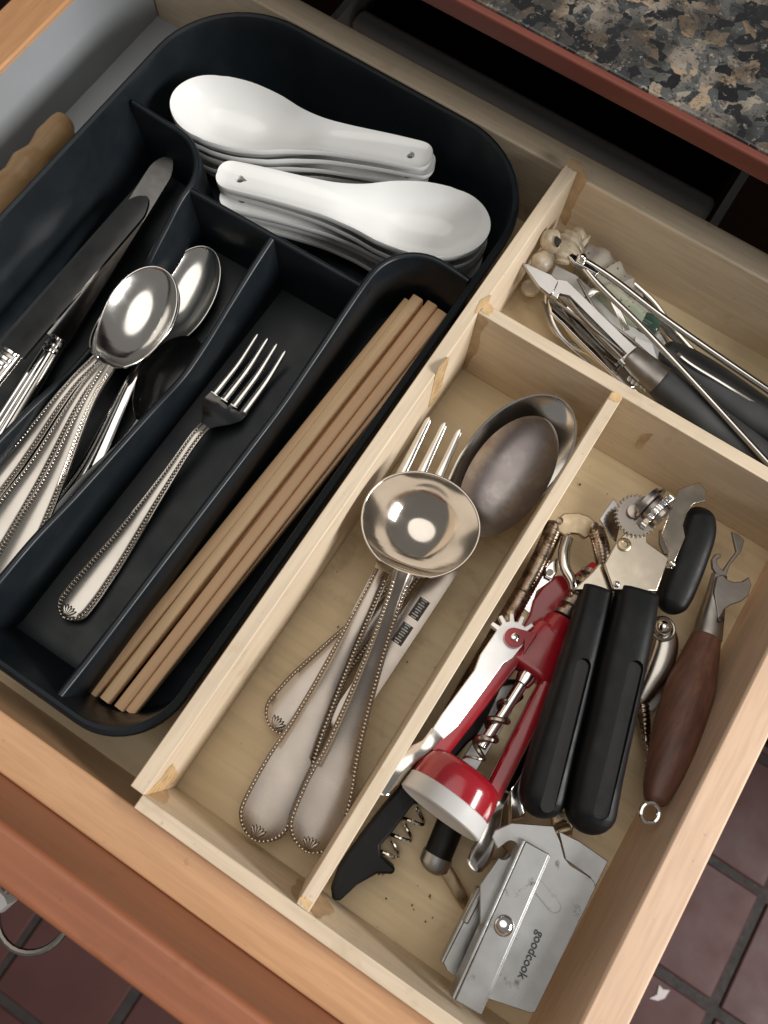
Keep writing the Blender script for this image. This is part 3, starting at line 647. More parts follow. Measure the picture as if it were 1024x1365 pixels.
# ================================================================ right compartment: gadgets
def path(pts, n=30):
    """pts: (px, py, z, half width in cm, half height in cm)"""
    a = np.array(pts, float); c = np.array([P(*q[:3]) for q in a]); L = np.r_[0, np.cumsum(np.linalg.norm(np.diff(c, axis=0), axis=1))]
    s = np.linspace(0, L[-1], n); cc = spline(c, n)
    return cc, pchip(L, a[:, 3], s), pchip(L, a[:, 4] if a.shape[1] > 4 else a[:, 3], s)
def limb(name, pts, mat, parent, n=30, expo=2., r0=0, r1=0, seg=18, cut=None, ang=45):
    c, a, b = path(pts, n); m = MB(); loft(m, c, a, b, seg, expo, r0, r1); return obj(name, m, mat, parent, cut=cut, ang=ang)
def disc(mb, c, ax, r, h, n=20):
    c = np.array(c, float); ax = np.array(ax, float) / np.linalg.norm(ax); return lathe(mb, Frame(c, c + ax), [(0, r * .9), (.06 * h, r), (.94 * h, r), (h, r * .9)] if h > 0 else [(0, r)], n)
def dome(mb, c, r, h, n=16):
    vs = []; c = np.array(c, float)
    rs = [[c + (r * math.cos(q) * math.cos(a), r * math.sin(q) * math.cos(a), h * math.sin(a)) for q in np.linspace(0, 2 * math.pi, n, endpoint=False)] for a in np.linspace(0, math.pi / 2 * .97, 6)]
    return rings(mb, rs)
def capsule(x0, y0, x1, y1, z, rpx, n=8):
    """pixel capsule outline on the plane z"""
    d = np.array((x1 - x0, y1 - y0), float); a0 = math.atan2(d[1], d[0]); q = []
    for c, s in (((x1, y1), -90), ((x0, y0), 90)):
        q += [(c[0] + rpx * math.cos(a0 + R(s + 180 * k / n)), c[1] + rpx * math.sin(a0 + R(s + 180 * k / n))) for k in range(n + 1)]
    return pp(q, z)

# --- red wing corkscrew
A_, B_ = P(585, 1084, 3.6), P(743, 838, 2.45)
F = Frame(A_, B_); L = F.L
cw = thing('winged_corkscrew', 'red winged corkscrew with a grey rimmed cap and a silver toothed lever', 'corkscrew', (*F(5)[:2], .4))
m = MB(); lathe(m, F, [(.0, 2.12), (.05, 2.2), (.85, 2.16), (.95, 2.05), (.95, 1.7), (.3, 1.75), (.06, 1.98)], 48, cap=False)
mm = MB(); n_ = 48; rs = [[F(s, r * math.cos(q), r * math.sin(q)) for q in np.linspace(0, 2 * math.pi, n_, endpoint=False)] for s, r in [(.0, 1.80), (.05, 1.88), (.72, 1.86), (.8, 1.75), (.7, 1.2), (.5, 1.4), (.12, 1.67)]]
rings(mm, rs, closed=True); obj('cap_rim', mm, GREYP, cw)
m = MB(); rs = [[F(s, r * math.cos(q), r * math.sin(q)) for q in np.linspace(0, 2 * math.pi, n_, endpoint=False)] for s, r in [(.72, 1.74), (.76, 1.82), (1.4, 1.80), (1.75, 1.73), (1.98, 1.58), (2.08, 1.35), (2.08, .6), (1.8, .6), (1.0, 1.1)]]
rings(m, rs, closed=True); obj('cap', m, RED, cw)
for sg, t1 in ((1, 1.02), (-1, 1.0)):
    m = MB(); q = np.linspace(1.8, 7.6, 12); loft(m, [F(a, sg * (1.34 - (1.34 - t1 + .12) * (a - 2.3) / 5.3), 0) for a in q], .40, .58, 12, 3.4); obj('frame_leg', m, RED, cw)
m = MB(); loft(m, [F(a, 0, 0) for a in np.linspace(6.9, L - .1, 8)], np.linspace(1.32, 1.0, 8), np.linspace(.68, .72, 8), 16, 3.2, r0=.25, r1=.25); obj('gear_housing', m, RED, cw, ang=50)
m = MB(); lathe(m, F, [(L - .5, .78), (L + .25, .78), (L + .4, .7), (L + .4, .5)], 24); obj('collar', m, RED, cw)
m = MB(); lathe(m, F, [(3.2, .22), (6.4, .27), (6.45, .34), (6.75, .42), (7.0, .42)], 14); obj('worm_shaft', m, CHROME, cw)
m = MB(); wire(m, helix(F, 2.4, 5.4, .36, 3.2, 18), [.05, .13, .14, .14, .10], 8); obj('worm', m, WARMSTEEL, cw)
m = MB(); pr = []
s_ = L + .4
while s_ < L + 2.9: pr += [(s_, .34), (s_ + .14, .34), (s_ + .2, .55), (s_ + .42, .55), (s_ + .48, .34)]; s_ += .6
lathe(m, F, pr, 18); obj('toothed_rack', m, WARMSTEEL, cw, ang=25)
for sg, mat in ((1, GLARE), (-1, CHROME)):
    pc = (7.75, sg * 1.42); nrm = .40 if sg > 0 else -.9
    m = MB(); q = []
    nt = 8
    for k in range(nt):
        a0 = -1.9 + 3.8 * k / nt
        for da, r in ((0, .78), (.06, 1.14), (.22, 1.14), (.28, .78)): q.append((pc[0] + r * math.cos(a0 + da), pc[1] + sg * r * math.sin(a0 + da)))
    q += [(6.3, pc[1] + sg * .78), (5.6, pc[1] + sg * .62), (3.2, pc[1] + sg * .72), (2.5, pc[1] + sg * .70), (2.4, pc[1] + sg * .1), (3.2, pc[1] - sg * .10), (5.6, pc[1] - sg * .22), (6.6, pc[1] - sg * .25)]
    q.sort(key=lambda e: 0)
    prism(m, [F(a, b, nrm + .17) for a, b in q], -F.u * .36); obj('lever', m, mat, cw, bevel=.04)
    m = MB(); c = [F(2.5, pc[1] + sg * .42, nrm), F(1.9, pc[1] + sg * .5, nrm + .05), F(1.0, pc[1] + sg * .85, nrm - .25), F(.0, pc[1] + sg * 1.05, nrm - .2), F(-.9, pc[1] + sg * 1.0, nrm + .15)]
    loft(m, spline(c, 16), np.interp(np.linspace(0, 1, 16), [0, .2, .5, .8, 1], [.32, .26, .40, .48, .34]), .07, 12, 2.6, r1=.3, up=F.u); obj('lever_paddle', m, STEEL, cw)
m = MB(); pm = [F(7.75 + .44 * math.cos(a), 1.42 + .44 * math.sin(a), .80) for a in np.linspace(.3, 2 * math.pi - 1.2, 16)] + [F(7.4, .7, .80), F(8.5, .7, .80)]
prism(m, pm, -F.u * .2); obj('pivot_ear', m, RED, cw, bevel=.05)
m = MB(); c = F(7.75, 1.42, .80); lathe(m, Frame(c, c + F.u), [(0, .2), (.08, .18), (.13, .09), (.14, .01)], 12); obj('pivot_pin', m, CHROME, cw)

# --- black handled can opener
co = thing('can_opener', 'black handled can opener with steel cutting head and oval black turning key', 'can opener', (*P(800, 900, 1)[:2], .3))
def slot(x0, y0, x1, y1, z, rpx): return capsule(x0, y0, x1, y1, z, rpx)
for pts, sl in (([(796, 783, 4.25, .68, .60), (784, 830, 4.25, .72, .74), (768, 890, 4.2, .80, .80), (747, 966, 4.15, .88, .84), (732, 1020, 4.1, .95, .85), (716, 1090, 4.0, 1.0, .8)], (776, 888, 730, 1074, 10)),
                ([(850, 786, 4.5, .90, .62), (841, 830, 4.5, .97, .8), (827, 890, 4.5, 1.0, .85), (811, 966, 4.45, 1.0, .88), (798, 1020, 4.4, 1.02, .88), (781, 1112, 4.3, 1.02, .82)], (845, 892, 801, 1082, 11))):
    cut = MB(); zt = pts[2][2] + .52; top = slot(*sl[:4], zt, sl[4]); prism(cut, [q + (0, 0, 1.2) for q in top], (0, 0, -1.2))
    limb('handle', pts, BLK, co, 40, 2.7, r0=.12, r1=1.0, seg=24, cut=cut, ang=50)
    m = MB(); prism(m, capsule(*sl[:4], zt + .012, sl[4] - .6), (0, 0, -.2)); obj('grip_inlay', m, BLKG, co)
    m = MB(); x0, y0, x1, y1, r_ = sl; prism(m, pp([(x1 - r_ + 3, y1 - 20), (x1 + r_ + 1, y1 - 17), (x1 + r_ + 2, y1 - 21), (x1 - r_ + 4, y1 - 24)], zt + .06), (0, 0, -.08)); obj('grip_ridge', m, BLKG, co)
m = MB(); pprism(m, [(818, 786), (806, 752), (822, 722), (838, 706), (862, 706), (863, 723), (892, 744), (876, 788)], 4.95, .16); obj('cutting_plate', m, NICKEL, co, bevel=.04)
m = MB(); pprism(m, [(766, 786), (790, 762), (800, 750), (832, 776), (820, 788)], 4.55, .5); obj('lower_plate', m, NICKEL, co, bevel=.05)
m = MB(); pprism(m, [(799, 692), (818, 664), (831, 681), (822, 722), (815, 716)], 4.3, .12); obj('guard_fin', m, STEELD, co, bevel=.03)
m = MB(); prism(m, [P(905, 652, 4.2), P(932, 642, 4.2), P(943, 655, 4.2), P(941, 668, 4.2), P(925, 672, 4.3), P(916, 684, 4.4), P(911, 700, 4.5), P(914, 716, 4.6), P(896, 758, 4.75), P(888, 757, 4.7), P(892, 735, 4.6), P(882, 712, 4.5), P(890, 690, 4.4), P(898, 668, 4.3)], (0, 0, -.14)); obj('rear_plate', m, NICKEL, co, bevel=.04)
m = MB(); pprism(m, [(880, 706), (912, 715), (900, 740), (886, 738), (880, 724)], 3.9, .2); obj('inner_plate', m, DULLD, co)
# toothed wheels
def gearwheel(name, c, ax, r, h, nt, mat, depth=.1):
    F_ = Frame(c, np.array(c) + ax); m = MB(); q = []
    for k in range(nt):
        for da, rr in ((0, r - depth), (.2, r), (.5, r), (.7, r - depth)): a = 2 * math.pi * (k + da) / nt; q.append(F_(0, rr * math.cos(a), rr * math.sin(a)))
    prism(m, q, F_.e * h); return obj(name, m, mat, co, bevel=.015, seg=1)
axw = np.array((.45, .20, .95)); axw /= np.linalg.norm(axw)
gearwheel('feed_wheel', P(847, 688, 5.0), np.array((.1, -.1, 1.)), .95, .2, 30, WARMSTEEL)
m = MB(); disc(m, P(845, 682, 5.25), (.1, -.1, 1), .32, .15); obj('wheel_rivet', m, WARMSTEEL, co)
ax2 = P(905, 640, 4.6) - P(868, 690, 5.0); ax2 = -np.cross(ax2, (0, 0, 1)); ax2 = ax2 / np.linalg.norm(ax2) * -.85 + np.array((0, 0, .5))
ax2 = (P(886, 700, 4.9) - P(852, 662, 5.1)); ax2 /= np.linalg.norm(ax2); ax2 = ax2 * .8 + np.array((0, 0, .25)); ax2 /= np.linalg.norm(ax2)
c0 = P(867, 676, 5.15)
for d, r, h, mat in ((-.35, .80, .22, TARN), (-.12, .98, .12, WARMSTEEL), (.02, .66, .22, TARN)):
    m = MB(); disc(m, c0 + ax2 * d, ax2, r, h, 28); obj('cutting_wheel', m, mat, co, ang=25)
gearwheel('drive_gear', c0 + ax2 * .26, ax2, .98, .26, 22, CHROME, .12)
m = MB(); disc(m, c0 + ax2 * .52, ax2, .6, .2, 24); obj('gear_hub', m, WARMSTEEL, co, ang=25)
m = MB(); c = P(832, 726, 4.96); lathe(m, Frame(c, c + (0, 0, 1)), [(0, .30), (.06, .30), (.1, .24), (.1, .16), (.03, .13), (.03, .01)], 18); obj('bolt', m, BRASS, co)
for x, y in ((822, 779), (896, 752)):
    m = MB(); ball(m, P(x, y, 4.95), .16, 8, 6); obj('rivet', m, CHROME, co)
limb('turning_key', [(931, 676, 2.9, .62, .5), (930, 705, 2.9, .82, .55), (917, 745, 2.8, .85, .6), (902, 785, 2.6, .82, .6), (889, 818, 2.4, .62, .5)], BLK, co, 30, 2.5, .55, .6, 20)

# --- wooden handled bottle opener
wo = thing('bottle_opener', 'old bottle and tin opener with a dark walnut handle and iron claw', 'bottle opener', (*P(915, 930, 0)[:2], .2))
limb('wooden_grip', [(942, 848, 1.55, .64, .62), (931, 885, 1.75, .88, .78), (918, 925, 2.0, 1.06, .9), (905, 970, 2.3, 1.06, .9), (889, 1020, 2.75, .84, .76), (878, 1050, 3.0, .64, .6), (872, 1074, 3.2, .42, .4)], WALNUT, wo, 40, 2.2, .1, .3, 22)
limb('ferrule', [(959, 766, 1.7, .36, .2), (955, 790, 1.65, .44, .36), (948, 822, 1.55, .58, .52), (942, 851, 1.5, .67, .64)], DULLD, wo, 16, 2.3, seg=18)
m = MB(); pprism(m, [(952, 790), (956, 768), (964, 766), (970, 773), (980, 776), (990, 775), (999, 769), (1002, 780), (998, 794), (988, 802), (975, 806), (966, 812), (958, 826)], 2.1, .22); obj('claw', m, DULLD, wo, bevel=.04)
m = MB(); pprism(m, [(957, 768), (950, 757), (949, 746), (954, 738), (961, 738), (962, 742), (956, 746), (957, 753), (964, 760), (970, 751), (982, 735), (976, 708), (985, 712), (993, 720), (988, 736), (974, 752), (968, 768)], 1.9, .2); obj('piercing_blade', m, DULLD, wo, bevel=.04)
m = MB(); c = P(961, 826, 2.14); disc(m, c, (0, 0, 1), .13, .05, 10); obj('rivet', m, BLACKB, wo)
m = MB(); c = P(867, 1084, 3.4); wire(m, [c + .36 * np.array((math.cos(q), math.sin(q) * 1.1, .0)) for q in np.linspace(0, 2 * math.pi, 25)], .11, 8); obj('hanging_ring', m, CHROME, wo)

# --- tinplate can opener with lettering
gc = thing('tinplate_opener', 'flat tinplate can opener with round rivet and stamped brand lettering', 'can opener', (*P(715, 1230, 1)[:2], .3))
zp = 3.55
cut = MB(); prism(cut, [q + (0, 0, .5) for q in capsule(672, 1137, 681, 1130, zp, 9)], (0, 0, -1.2))
m = MB(); pprism(m, [(656, 1116), (660, 1107), (682, 1097), (738, 1101), (746, 1120), (752, 1143), (760, 1153), (786, 1169), (793, 1176), (794, 1184), (714, 1349), (708, 1351), (640, 1328), (640, 1180), (668, 1140)], zp, .14)
obj('cutter_plate', m, DULL, gc, bevel=.03, cut=cut)
m = MB(); pprism(m, [(745, 1108), (772, 1121), (811, 1148), (794, 1182), (786, 1169), (754, 1146)], zp - .45, .14); obj('lower_plate', m, DULL, gc, bevel=.03)
cb_ = [(701, 1121), (733, 1139), (640, 1353), (606, 1334)]
m = MB(); top = pp(cb_, zp + .62); prism(m, top, (0, 0, -.14)); obj('handle_bar', m, DULL, gc, bevel=.05)
m = MB(); a, b = P(697, 1119, zp + .60), P(602, 1331, zp + .60); wdir = P(690, 1116, zp + .6) - P(701, 1121, zp + .6); wdir *= .12 / np.linalg.norm(wdir)
prism(m, [a, b, b - (0, 0, .95), a - (0, 0, .95)], -wdir); obj('bar_flange', m, DULL, gc, bevel=.03)
m = MB(); a, b = P(734, 1141, zp + .58), P(642, 1353, zp + .58); prism(m, [a, b, b - (0, 0, .42), a - (0, 0, .42)], wdir); obj('bar_flange', m, DULL, gc, bevel=.03)
m = MB(); pprism(m, [(678, 1136), (684, 1140), (612, 1298), (605, 1302), (596, 1294), (591, 1283), (641, 1184)], 2.7, .14); obj('lower_handle', m, DULL, gc, bevel=.03)
m = MB(); a, b = P(641, 1184, 2.72), P(591, 1284, 2.72); prism(m, [a, b, b - (0, 0, .5), a - (0, 0, .5)], wdir); obj('handle_flange', m, DULL, gc, bevel=.03)
m = MB(); pprism(m, [(642, 1183), (648, 1186), (624, 1233), (617, 1229)], 2.95, .22); obj('handle_clip', m, DULL, gc, bevel=.06)
m = MB(); dome(m, P(672, 1234, zp + .62), .40, .24, 20); obj('rivet', m, CHROME, gc)
m = MB(); x = capsule(716, 1180, 740, 1209, zp + .03, 8); prism(m, x, (0, 0, -.05)); obj('pressed_slot', m, DULL, gc, bevel=.02)
m = MB(); xo_, xi_ = capsule(716, 1180, 740, 1209, zp + .035, 8.6), capsule(716, 1180, 740, 1209, zp + .035, 7.4); n_ = len(xo_)
rings(m, [[xo_[k], xi_[k], xi_[k] - (0, 0, .04), xo_[k] - (0, 0, .04)] for k in range(n_)], closed=True); obj('slot_edge', m, DULLD, gc)
# stamped lettering "good cook" on the plate
p0, p1 = P(717, 1240, zp), P(690, 1303, zp)
tc = bpy.data.curves.new('lettering', 'FONT'); tc.body = 'goodcook'; tc.size = .0123; tc.extrude = .00012; tc.space_character = .98; tc.offset = .0002
to = bpy.data.objects.new('lettering', tc); col.objects.link(to)
dg = bpy.context.evaluated_depsgraph_get(); me = bpy.data.meshes.new_from_object(to.evaluated_get(dg)); bpy.data.objects.remove(to)
wd = max(v.co.x for v in me.vertices); ln = np.linalg.norm(p1 - p0) * .01
o = bpy.data.objects.new('lettering', me); col.objects.link(o); me.materials.clear(); me.materials.append(INK); o.parent = gc
lp = (p0 - np.array(gc['base'])) * .01; d = p1 - p0
o.location = (lp[0], lp[1], lp[2] + .0001); o.rotation_euler = (0, 0, math.atan2(d[1], d[0])); o.scale = (ln / wd,) * 2 + (1,)

# --- black waiter's corkscrew lying under the red one
wc = thing('folding_corkscrew', 'black folding corkscrew with a hooked end lying under the red winged corkscrew', 'corkscrew', (*P(520, 1120, 0)[:2], .2))
m = MB(); pprism(m, [(690, 905), (660, 905), (620, 940), (575, 990), (532, 1050), (513, 1072), (489, 1103), (462, 1140), (450, 1159), (441, 1184), (443, 1200), (453, 1202), (476, 1180), (503, 1165), (524, 1166), (528, 1158), (508, 1141), (507, 1128), (523, 1110), (548, 1076), (580, 1040), (625, 990), (700, 930)], 1.35, 1.0); obj('body', m, BLK, wc, bevel=.12, seg=3)
Fw = Frame(P(545, 1090, .9), P(538, 1128, .9)); Fw = Frame(P(572, 1068, .8), P(530, 1122, .8))
m = MB(); wire(m, helix(Fw, 0, 3.6, .40, 4.2, 16), .09, 8); obj('worm', m, CHROME, wc)
m = MB(); c = [P(640, 985, 1.45), P(660, 960, 1.5), P(672, 930, 1.5)]; prism(m, pp([(606, 1042), (612, 1020), (650, 955), (668, 915), (684, 912), (690, 925), (682, 950), (640, 1020), (622, 1050)], 1.55), (0, 0, -.16)); obj('lever_arm', m, DULL, wc, bevel=.03)

# --- little black handle with a cap and a brass arm
bh = thing('key_corkscrew', 'short black barrel with a pale metal cap and a slim brass arm', 'gadget', (*P(590, 1130, 0)[:2], .2))
limb('barrel', [(612, 1068, 1.0, .62, .6), (598, 1105, 1.0, .62, .6), (583, 1142, 1.0, .62, .6)], BLK, bh, 14, 2., seg=18)
limb('cap', [(584, 1139, 1.0, .68, .64), (578, 1153, .95, .66, .62), (575, 1159, .9, .45, .45)], DULL, bh, 8, 2.)
limb('brass_arm', [(588, 1150, .7, .30, .16), (602, 1172, .6, .29, .14), (618, 1200, .5, .28, .12), (623, 1207, .45, .25, .1)], BRASS, bh, 14, 4.)
m = MB(); pprism(m, [(640, 1128), (652, 1120), (668, 1124), (686, 1144), (676, 1152), (660, 1146), (648, 1150)], 1.3, .2); obj('brass_collar', m, BRASS, bh, bevel=.05)

# --- nutcracker with ribbed handles
nc = thing('nutcracker', 'old metal nutcracker with ribbed handles lying along the divider', 'nutcracker', (*P(680, 800, 0)[:2], .2))
def ribbed(name, pts, N, parent, amp=.05, per=.15, mat=RIBBED):
    c, a, b = path(pts, N); L = np.r_[0, np.cumsum(np.linalg.norm(np.diff(c, axis=0), axis=1))]
    jit = np.interp(L, np.arange(0, 60) * .5, np.random.uniform(.3, 1.3, 60))
    k = amp * jit * (np.abs(np.sin(math.pi * L / per)) ** .6 - 1)
    m = MB(); loft(m, c, a + k, b + k, 14, 2., .2, .15); return obj(name, m, mat, parent, ang=70)
ribbed('handle', [(742, 696, 1.9, .46, .46), (728, 730, 1.9, .46, .46), (700, 785, 1.75, .44, .44), (668, 840, 1.6, .45, .45), (630, 905, 1.4, .45, .45), (596, 962, 1.2, .40, .40)], 190, nc)
ribbed('handle', [(793, 702, 2.5, .38, .38), (800, 724, 2.6, .40, .40), (805, 752, 2.5, .38, .38), (806, 800, 2.0, .38, .38), (800, 870, 1.5, .38, .38)], 120, nc)
m = MB(); pprism(m, [(742, 692), (752, 684), (770, 683), (786, 688), (796, 697), (790, 712), (780, 718), (772, 712), (762, 711), (752, 714), (744, 708)], 2.35, .3); obj('joint_plate', m, BRASS, nc, bevel=.06)
for x, y, z in ((746, 694, 2.42), (793, 701, 2.92)):
    m = MB(); disc(m, P(x, y, z), (0, 0, 1), .17, .06, 12); obj('rivet', m, RIBBED, nc)
limb('inner_jaw', [(757, 716, 2.1, .30, .3), (752, 738, 2.3, .28, .3), (753, 756, 2.4, .26, .28), (763, 776, 2.4, .22, .24), (763, 800, 2.2, .14, .16), (756, 830, 1.9, .10, .12)], STEEL, nc, 24, 2.2, .15)

# --- red folding corkscrew with foil blade
rf = thing('red_folding_corkscrew', 'small red folding corkscrew with a steel foil blade beside the nutcracker', 'corkscrew', (*P(725, 805, 0)[:2], .3))
m = MB(); pprism(m, [(688, 846), (697, 835), (706, 820), (711, 800), (724, 782), (742, 767), (750, 766), (762, 782), (764, 792), (752, 808), (733, 826), (712, 846), (694, 856)], 1.75, .8); obj('body', m, RED, rf, bevel=.1, seg=3)
m = MB(); pprism(m, [(766, 766), (790, 748), (800, 752), (794, 766), (776, 774)], 1.6, .6); obj('body_end', m, RED, rf, bevel=.08)
m = MB(); pprism(m, [(726, 762), (744, 742), (743, 762), (738, 772), (716, 788), (706, 818), (692, 806), (700, 790)], 1.5, .12); obj('foil_blade', m, CHROME, rf, bevel=.03)
m = MB(); prism(m, pp([(727, 758), (733, 751), (743, 743), (742, 762), (736, 772), (728, 768)], 1.85), (0, 0, -.2)); obj('hinge_tab', m, CHROME, rf, bevel=.03)
m = MB(); disc(m, P(733, 763, 1.86), (0, 0, 1), .16, .06, 12); obj('hinge_rivet', m, DULLD, rf)

# --- metal pieces half hidden behind the can opener
te = thing('tea_strainer', 'grey oval metal shell with a steel ball hinge half hidden behind the black handles', 'tea strainer', (*P(880, 885, 0)[:2], .2))
limb('shell', [(888, 834, 1.3, .40, .4), (886, 858, 1.3, .62, .55), (877, 888, 1.2, .66, .6), (862, 918, 1.1, .50, .45), (850, 940, 1.0, .3, .3)], SILVER, te, 24, 2.2, .3, .3)
m = MB(); ball(m, P(884, 836, 1.95), .36, 14, 10); obj('hinge_ball', m, CHROME, te)
m = MB(); c = P(884, 838, 1.85); wire(m, [c + .52 * np.array((math.cos(q), math.sin(q), 0)) for q in np.linspace(0, 6.283, 22)], .08, 8); obj('hinge_collar', m, WARMSTEEL, te)
npk = thing('nut_pick', 'slender nut pick with a ribbed metal handle beside the walnut grip', 'nut pick', (*P(860, 960, 0)[:2], .2))
ribbed('handle', [(846, 880, 1.0, .24, .24), (852, 915, 1.0, .30, .3), (857, 950, .95, .33, .33), (861, 982, .9, .22, .22)], 90, npk, .06, .2)
m = MB(); c, a, b = path([(860, 978, .9, .16), (861, 988, .9, .24), (862, 993, .9, .13), (863, 1000, .9, .2), (863, 1005, .9, .12), (863, 1022, .85, .1)], 30); loft(m, c, a, b, 10, r1=.1); obj('shank', m, WARMSTEEL, npk)
m = MB(); pprism(m, [(866, 922), (880, 918), (884, 928), (876, 944), (866, 950), (860, 940)], .55, .4); tag(obj('white_clip', m, WHITEP, base=P(872, 932, .15), bevel=.1), 'small white plastic clip beside the nut pick', 'clip')
# curved steel blade and brass bits under the black handles
st = thing('steel_tongs', 'bright curved steel tongs lying under the black can opener handles', 'tongs', (*P(672, 1080, 0)[:2], .2))
limb('arm', [(735, 900, 1.4, .16, .5), (700, 975, 1.6, .14, .5), (676, 1030, 1.7, .2, .5), (672, 1065, 1.6, .34, .3), (665, 1100, 1.3, .5, .15), (640, 1140, 1.0, .3, .08)], CHROME, st, 40, 2.2, .1, .3)
limb('arm', [(700, 1010, 1.0, .3, .3), (684, 1060, 1.0, .5, .3), (690, 1095, 1.0, .5, .2)], STEEL, st, 20, 2.2, .2, .3)
m = MB(); ball(m, P(671, 1050, 2.0), .34, 12, 8, (1, 1, .7)); obj('knuckle', m, CHROME, st)
bp = thing('brass_hinge', 'tarnished brass hinge piece showing between the black handles and the tinplate opener', 'hinge', (*P(755, 1105, 0)[:2], .2))
m = MB(); pprism(m, [(735, 1085), (752, 1080), (766, 1100), (760, 1128), (742, 1122)], 1.9, .5); obj('leaf', m, BRASS, bp, bevel=.08)
m = MB(); loft(m, [P(736 + k * 5, 1112 - k * 2, 2.1) for k in range(6)], .3, n=12, r0=.1, r1=.1); obj('barrel', m, BRASS, bp)

# ================================================================ upper right compartment
sh1 = thing('seashell', 'white cowrie like shell with a dark opening, nearest the drawer back', 'shell', (*P(735, 322, 0)[:2], 2.2), 'shells in the rear compartment')
limb('shell_body', [(722, 326, 3.4, .45, .45), (730, 323, 3.4, .6, .58), (740, 322, 3.4, .6, .58), (747, 322, 3.4, .42, .42)], SHELL, sh1, 16, 2., .3, .2)
m = MB(); loft(m, [P(741, 318, 3.9), P(744, 322, 3.95), P(743, 328, 3.9)], [.10, .2, .08], .16, 8); obj('opening', m, INK, sh1)
sh2 = thing('seashell', 'cream shell against the divider just below the white one', 'shell', (*P(726, 348, 0)[:2], 1.5), 'shells in the rear compartment')
limb('shell_body', [(712, 358, 2.7, .2, .2), (720, 351, 2.8, .55, .5), (730, 344, 2.9, .5, .45), (738, 339, 3.0, .12, .12)], SHELL, sh2, 16, 2., .15, .1)
sh3 = thing('seashell', 'rough brownish shell behind the steel tongs and beside the printed pouch', 'shell', (*P(757, 330, 0)[:2], 1.), 'shells in the rear compartment')
q = [(748, 352, 2.6, .3, .3), (752, 340, 2.8, .62, .5), (760, 328, 2.9, .75, .6), (770, 322, 2.9, .72, .5), (778, 330, 2.8, .4, .4)]
c, a, b = path(q, 40); kk = 1 + .16 * np.sin(np.arange(40) * 1.3); m = MB(); loft(m, c, a * kk, b * kk, 14, 2., .1, .1); obj('shell_body', m, SHELL, sh3, ang=60)
m = MB(); pprism(m, [(697, 374), (708, 370), (718, 374), (722, 384), (714, 393), (703, 392), (695, 384)], .9, .35); tag(obj('oval_tag', m, SHELL, base=P(708, 382, .5), bevel=.12, seg=3), 'small flat oval tag lying on the compartment floor by the divider', 'tag')
# pouch
m = MB(); c, a, b = path([(766, 340, 1.6, .6, .6), (788, 350, 1.6, .9, .8), (812, 376, 1.5, 1.0, .85), (834, 405, 1.4, .85, .8), (854, 432, 1.2, .65, .6), (872, 454, 1.0, .4, .4)], 34)
wob = 1 + .09 * np.sin(np.arange(34) * 1.3) + np.random.uniform(-.05, .05, 34); loft(m, c, a * wob, b * wob, 20, 2.4, .5, .4)
tag(obj('printed_pouch', m, CLOTH, base=P(815, 375, .3)), 'pale cloth pouch with a faded purple print against the drawer back', 'pouch')
gp = thing('glazed_handle', 'speckled pale green ceramic handle with a dark green end under the steel skewers', 'ceramic handle', (*P(835, 415, 0)[:2], 1.5))
limb('glazed_body', [(800, 385, 2.3, .5, .5), (820, 402, 2.4, .58, .55), (838, 417, 2.4, .58, .55), (856, 431, 2.3, .5, .5)], SPECK, gp, 20, 2., .3, .1)
limb('green_end', [(853, 428, 2.3, .55, .52), (864, 434, 2.3, .6, .55), (876, 441, 2.2, .5, .45)], simple('dark_green_glaze', (.05, .09, .065), .15, 0, .3, 60), gp, 10, 2., .1, .2)
# white card sleeve
m = MB(); prism(m, [P(740, 352, 1.7), P(768, 366, 1.9), P(800, 395, 1.9), P(890, 452, 1.7), P(868, 478, 1.7), P(800, 440, 1.9), P(750, 395, 1.8), P(732, 372, 1.6)], (0, 0, -.35))
tag(obj('white_sleeve', m, WHITEP, base=P(800, 415, 1.2), bevel=.06), 'flat white plastic sleeve lying under the peelers', 'sleeve')
# peelers
pe = thing('vegetable_peeler', 'steel peeler with pointed tip, slotted blade and thick grey rubber handle by the cross divider', 'peeler', (*P(860, 500, 0)[:2], .3))
m = MB(); prism(m, [P(694, 349, 3.3), P(703, 351, 3.4), P(736, 366, 3.3), P(746, 374, 3.3), P(738, 391, 3.2), P(732, 394, 3.1), P(718, 382, 3.2)], (0, 0, -.22)); obj('tip', m, STEELD, pe, bevel=.07)
sl_ = MB(); prism(sl_, pp([(751, 380), (764, 384), (842, 462), (826, 474), (745, 393)], 3.9), (0, 0, -1.6))
m = MB(); prism(m, [P(742, 372, 3.3), P(756, 374, 3.3), P(836, 452, 3.3), P(856, 470, 3.3), P(848, 482, 3.2), P(832, 486, 3.1), P(740, 396, 3.1), P(733, 392, 3.1)], (0, 0, -.25)); obj('blade_holder', m, STEELD, pe, bevel=.05, cut=sl_)
m = MB(); prism(m, pp([(752, 386), (757, 385), (838, 461), (833, 468)], 3.0), (0, 0, -.14)); obj('swivel_blade', m, DULLD, pe, bevel=.03)
limb('neck', [(838, 472, 3.0, .55, .45), (856, 488, 3.0, .66, .55), (876, 504, 2.9, .72, .6), (884, 510, 2.9, .74, .62)], DULLD, pe, 14, 2.6, .1)
limb('rubber_handle', [(878, 506, 2.9, .78, .66), (905, 528, 2.8, .82, .72), (950, 565, 2.6, .86, .76), (1000, 603, 2.4, .88, .78), (1060, 650, 2.2, .85, .75)], RUB, pe, 30, 2.3, .12, .6, 20)
p2 = thing('grater_knife', 'utensil with broad dark rubber handle and white blade lying parallel to the peeler', 'utensil', (*P(930, 500, 0)[:2], .3))
m = MB(); pprism(m, [(762, 380), (784, 386), (882, 462), (893, 470), (880, 486), (862, 480), (770, 402)], 2.35, .2); obj('blade', m, WHITEP, p2, bevel=.04)
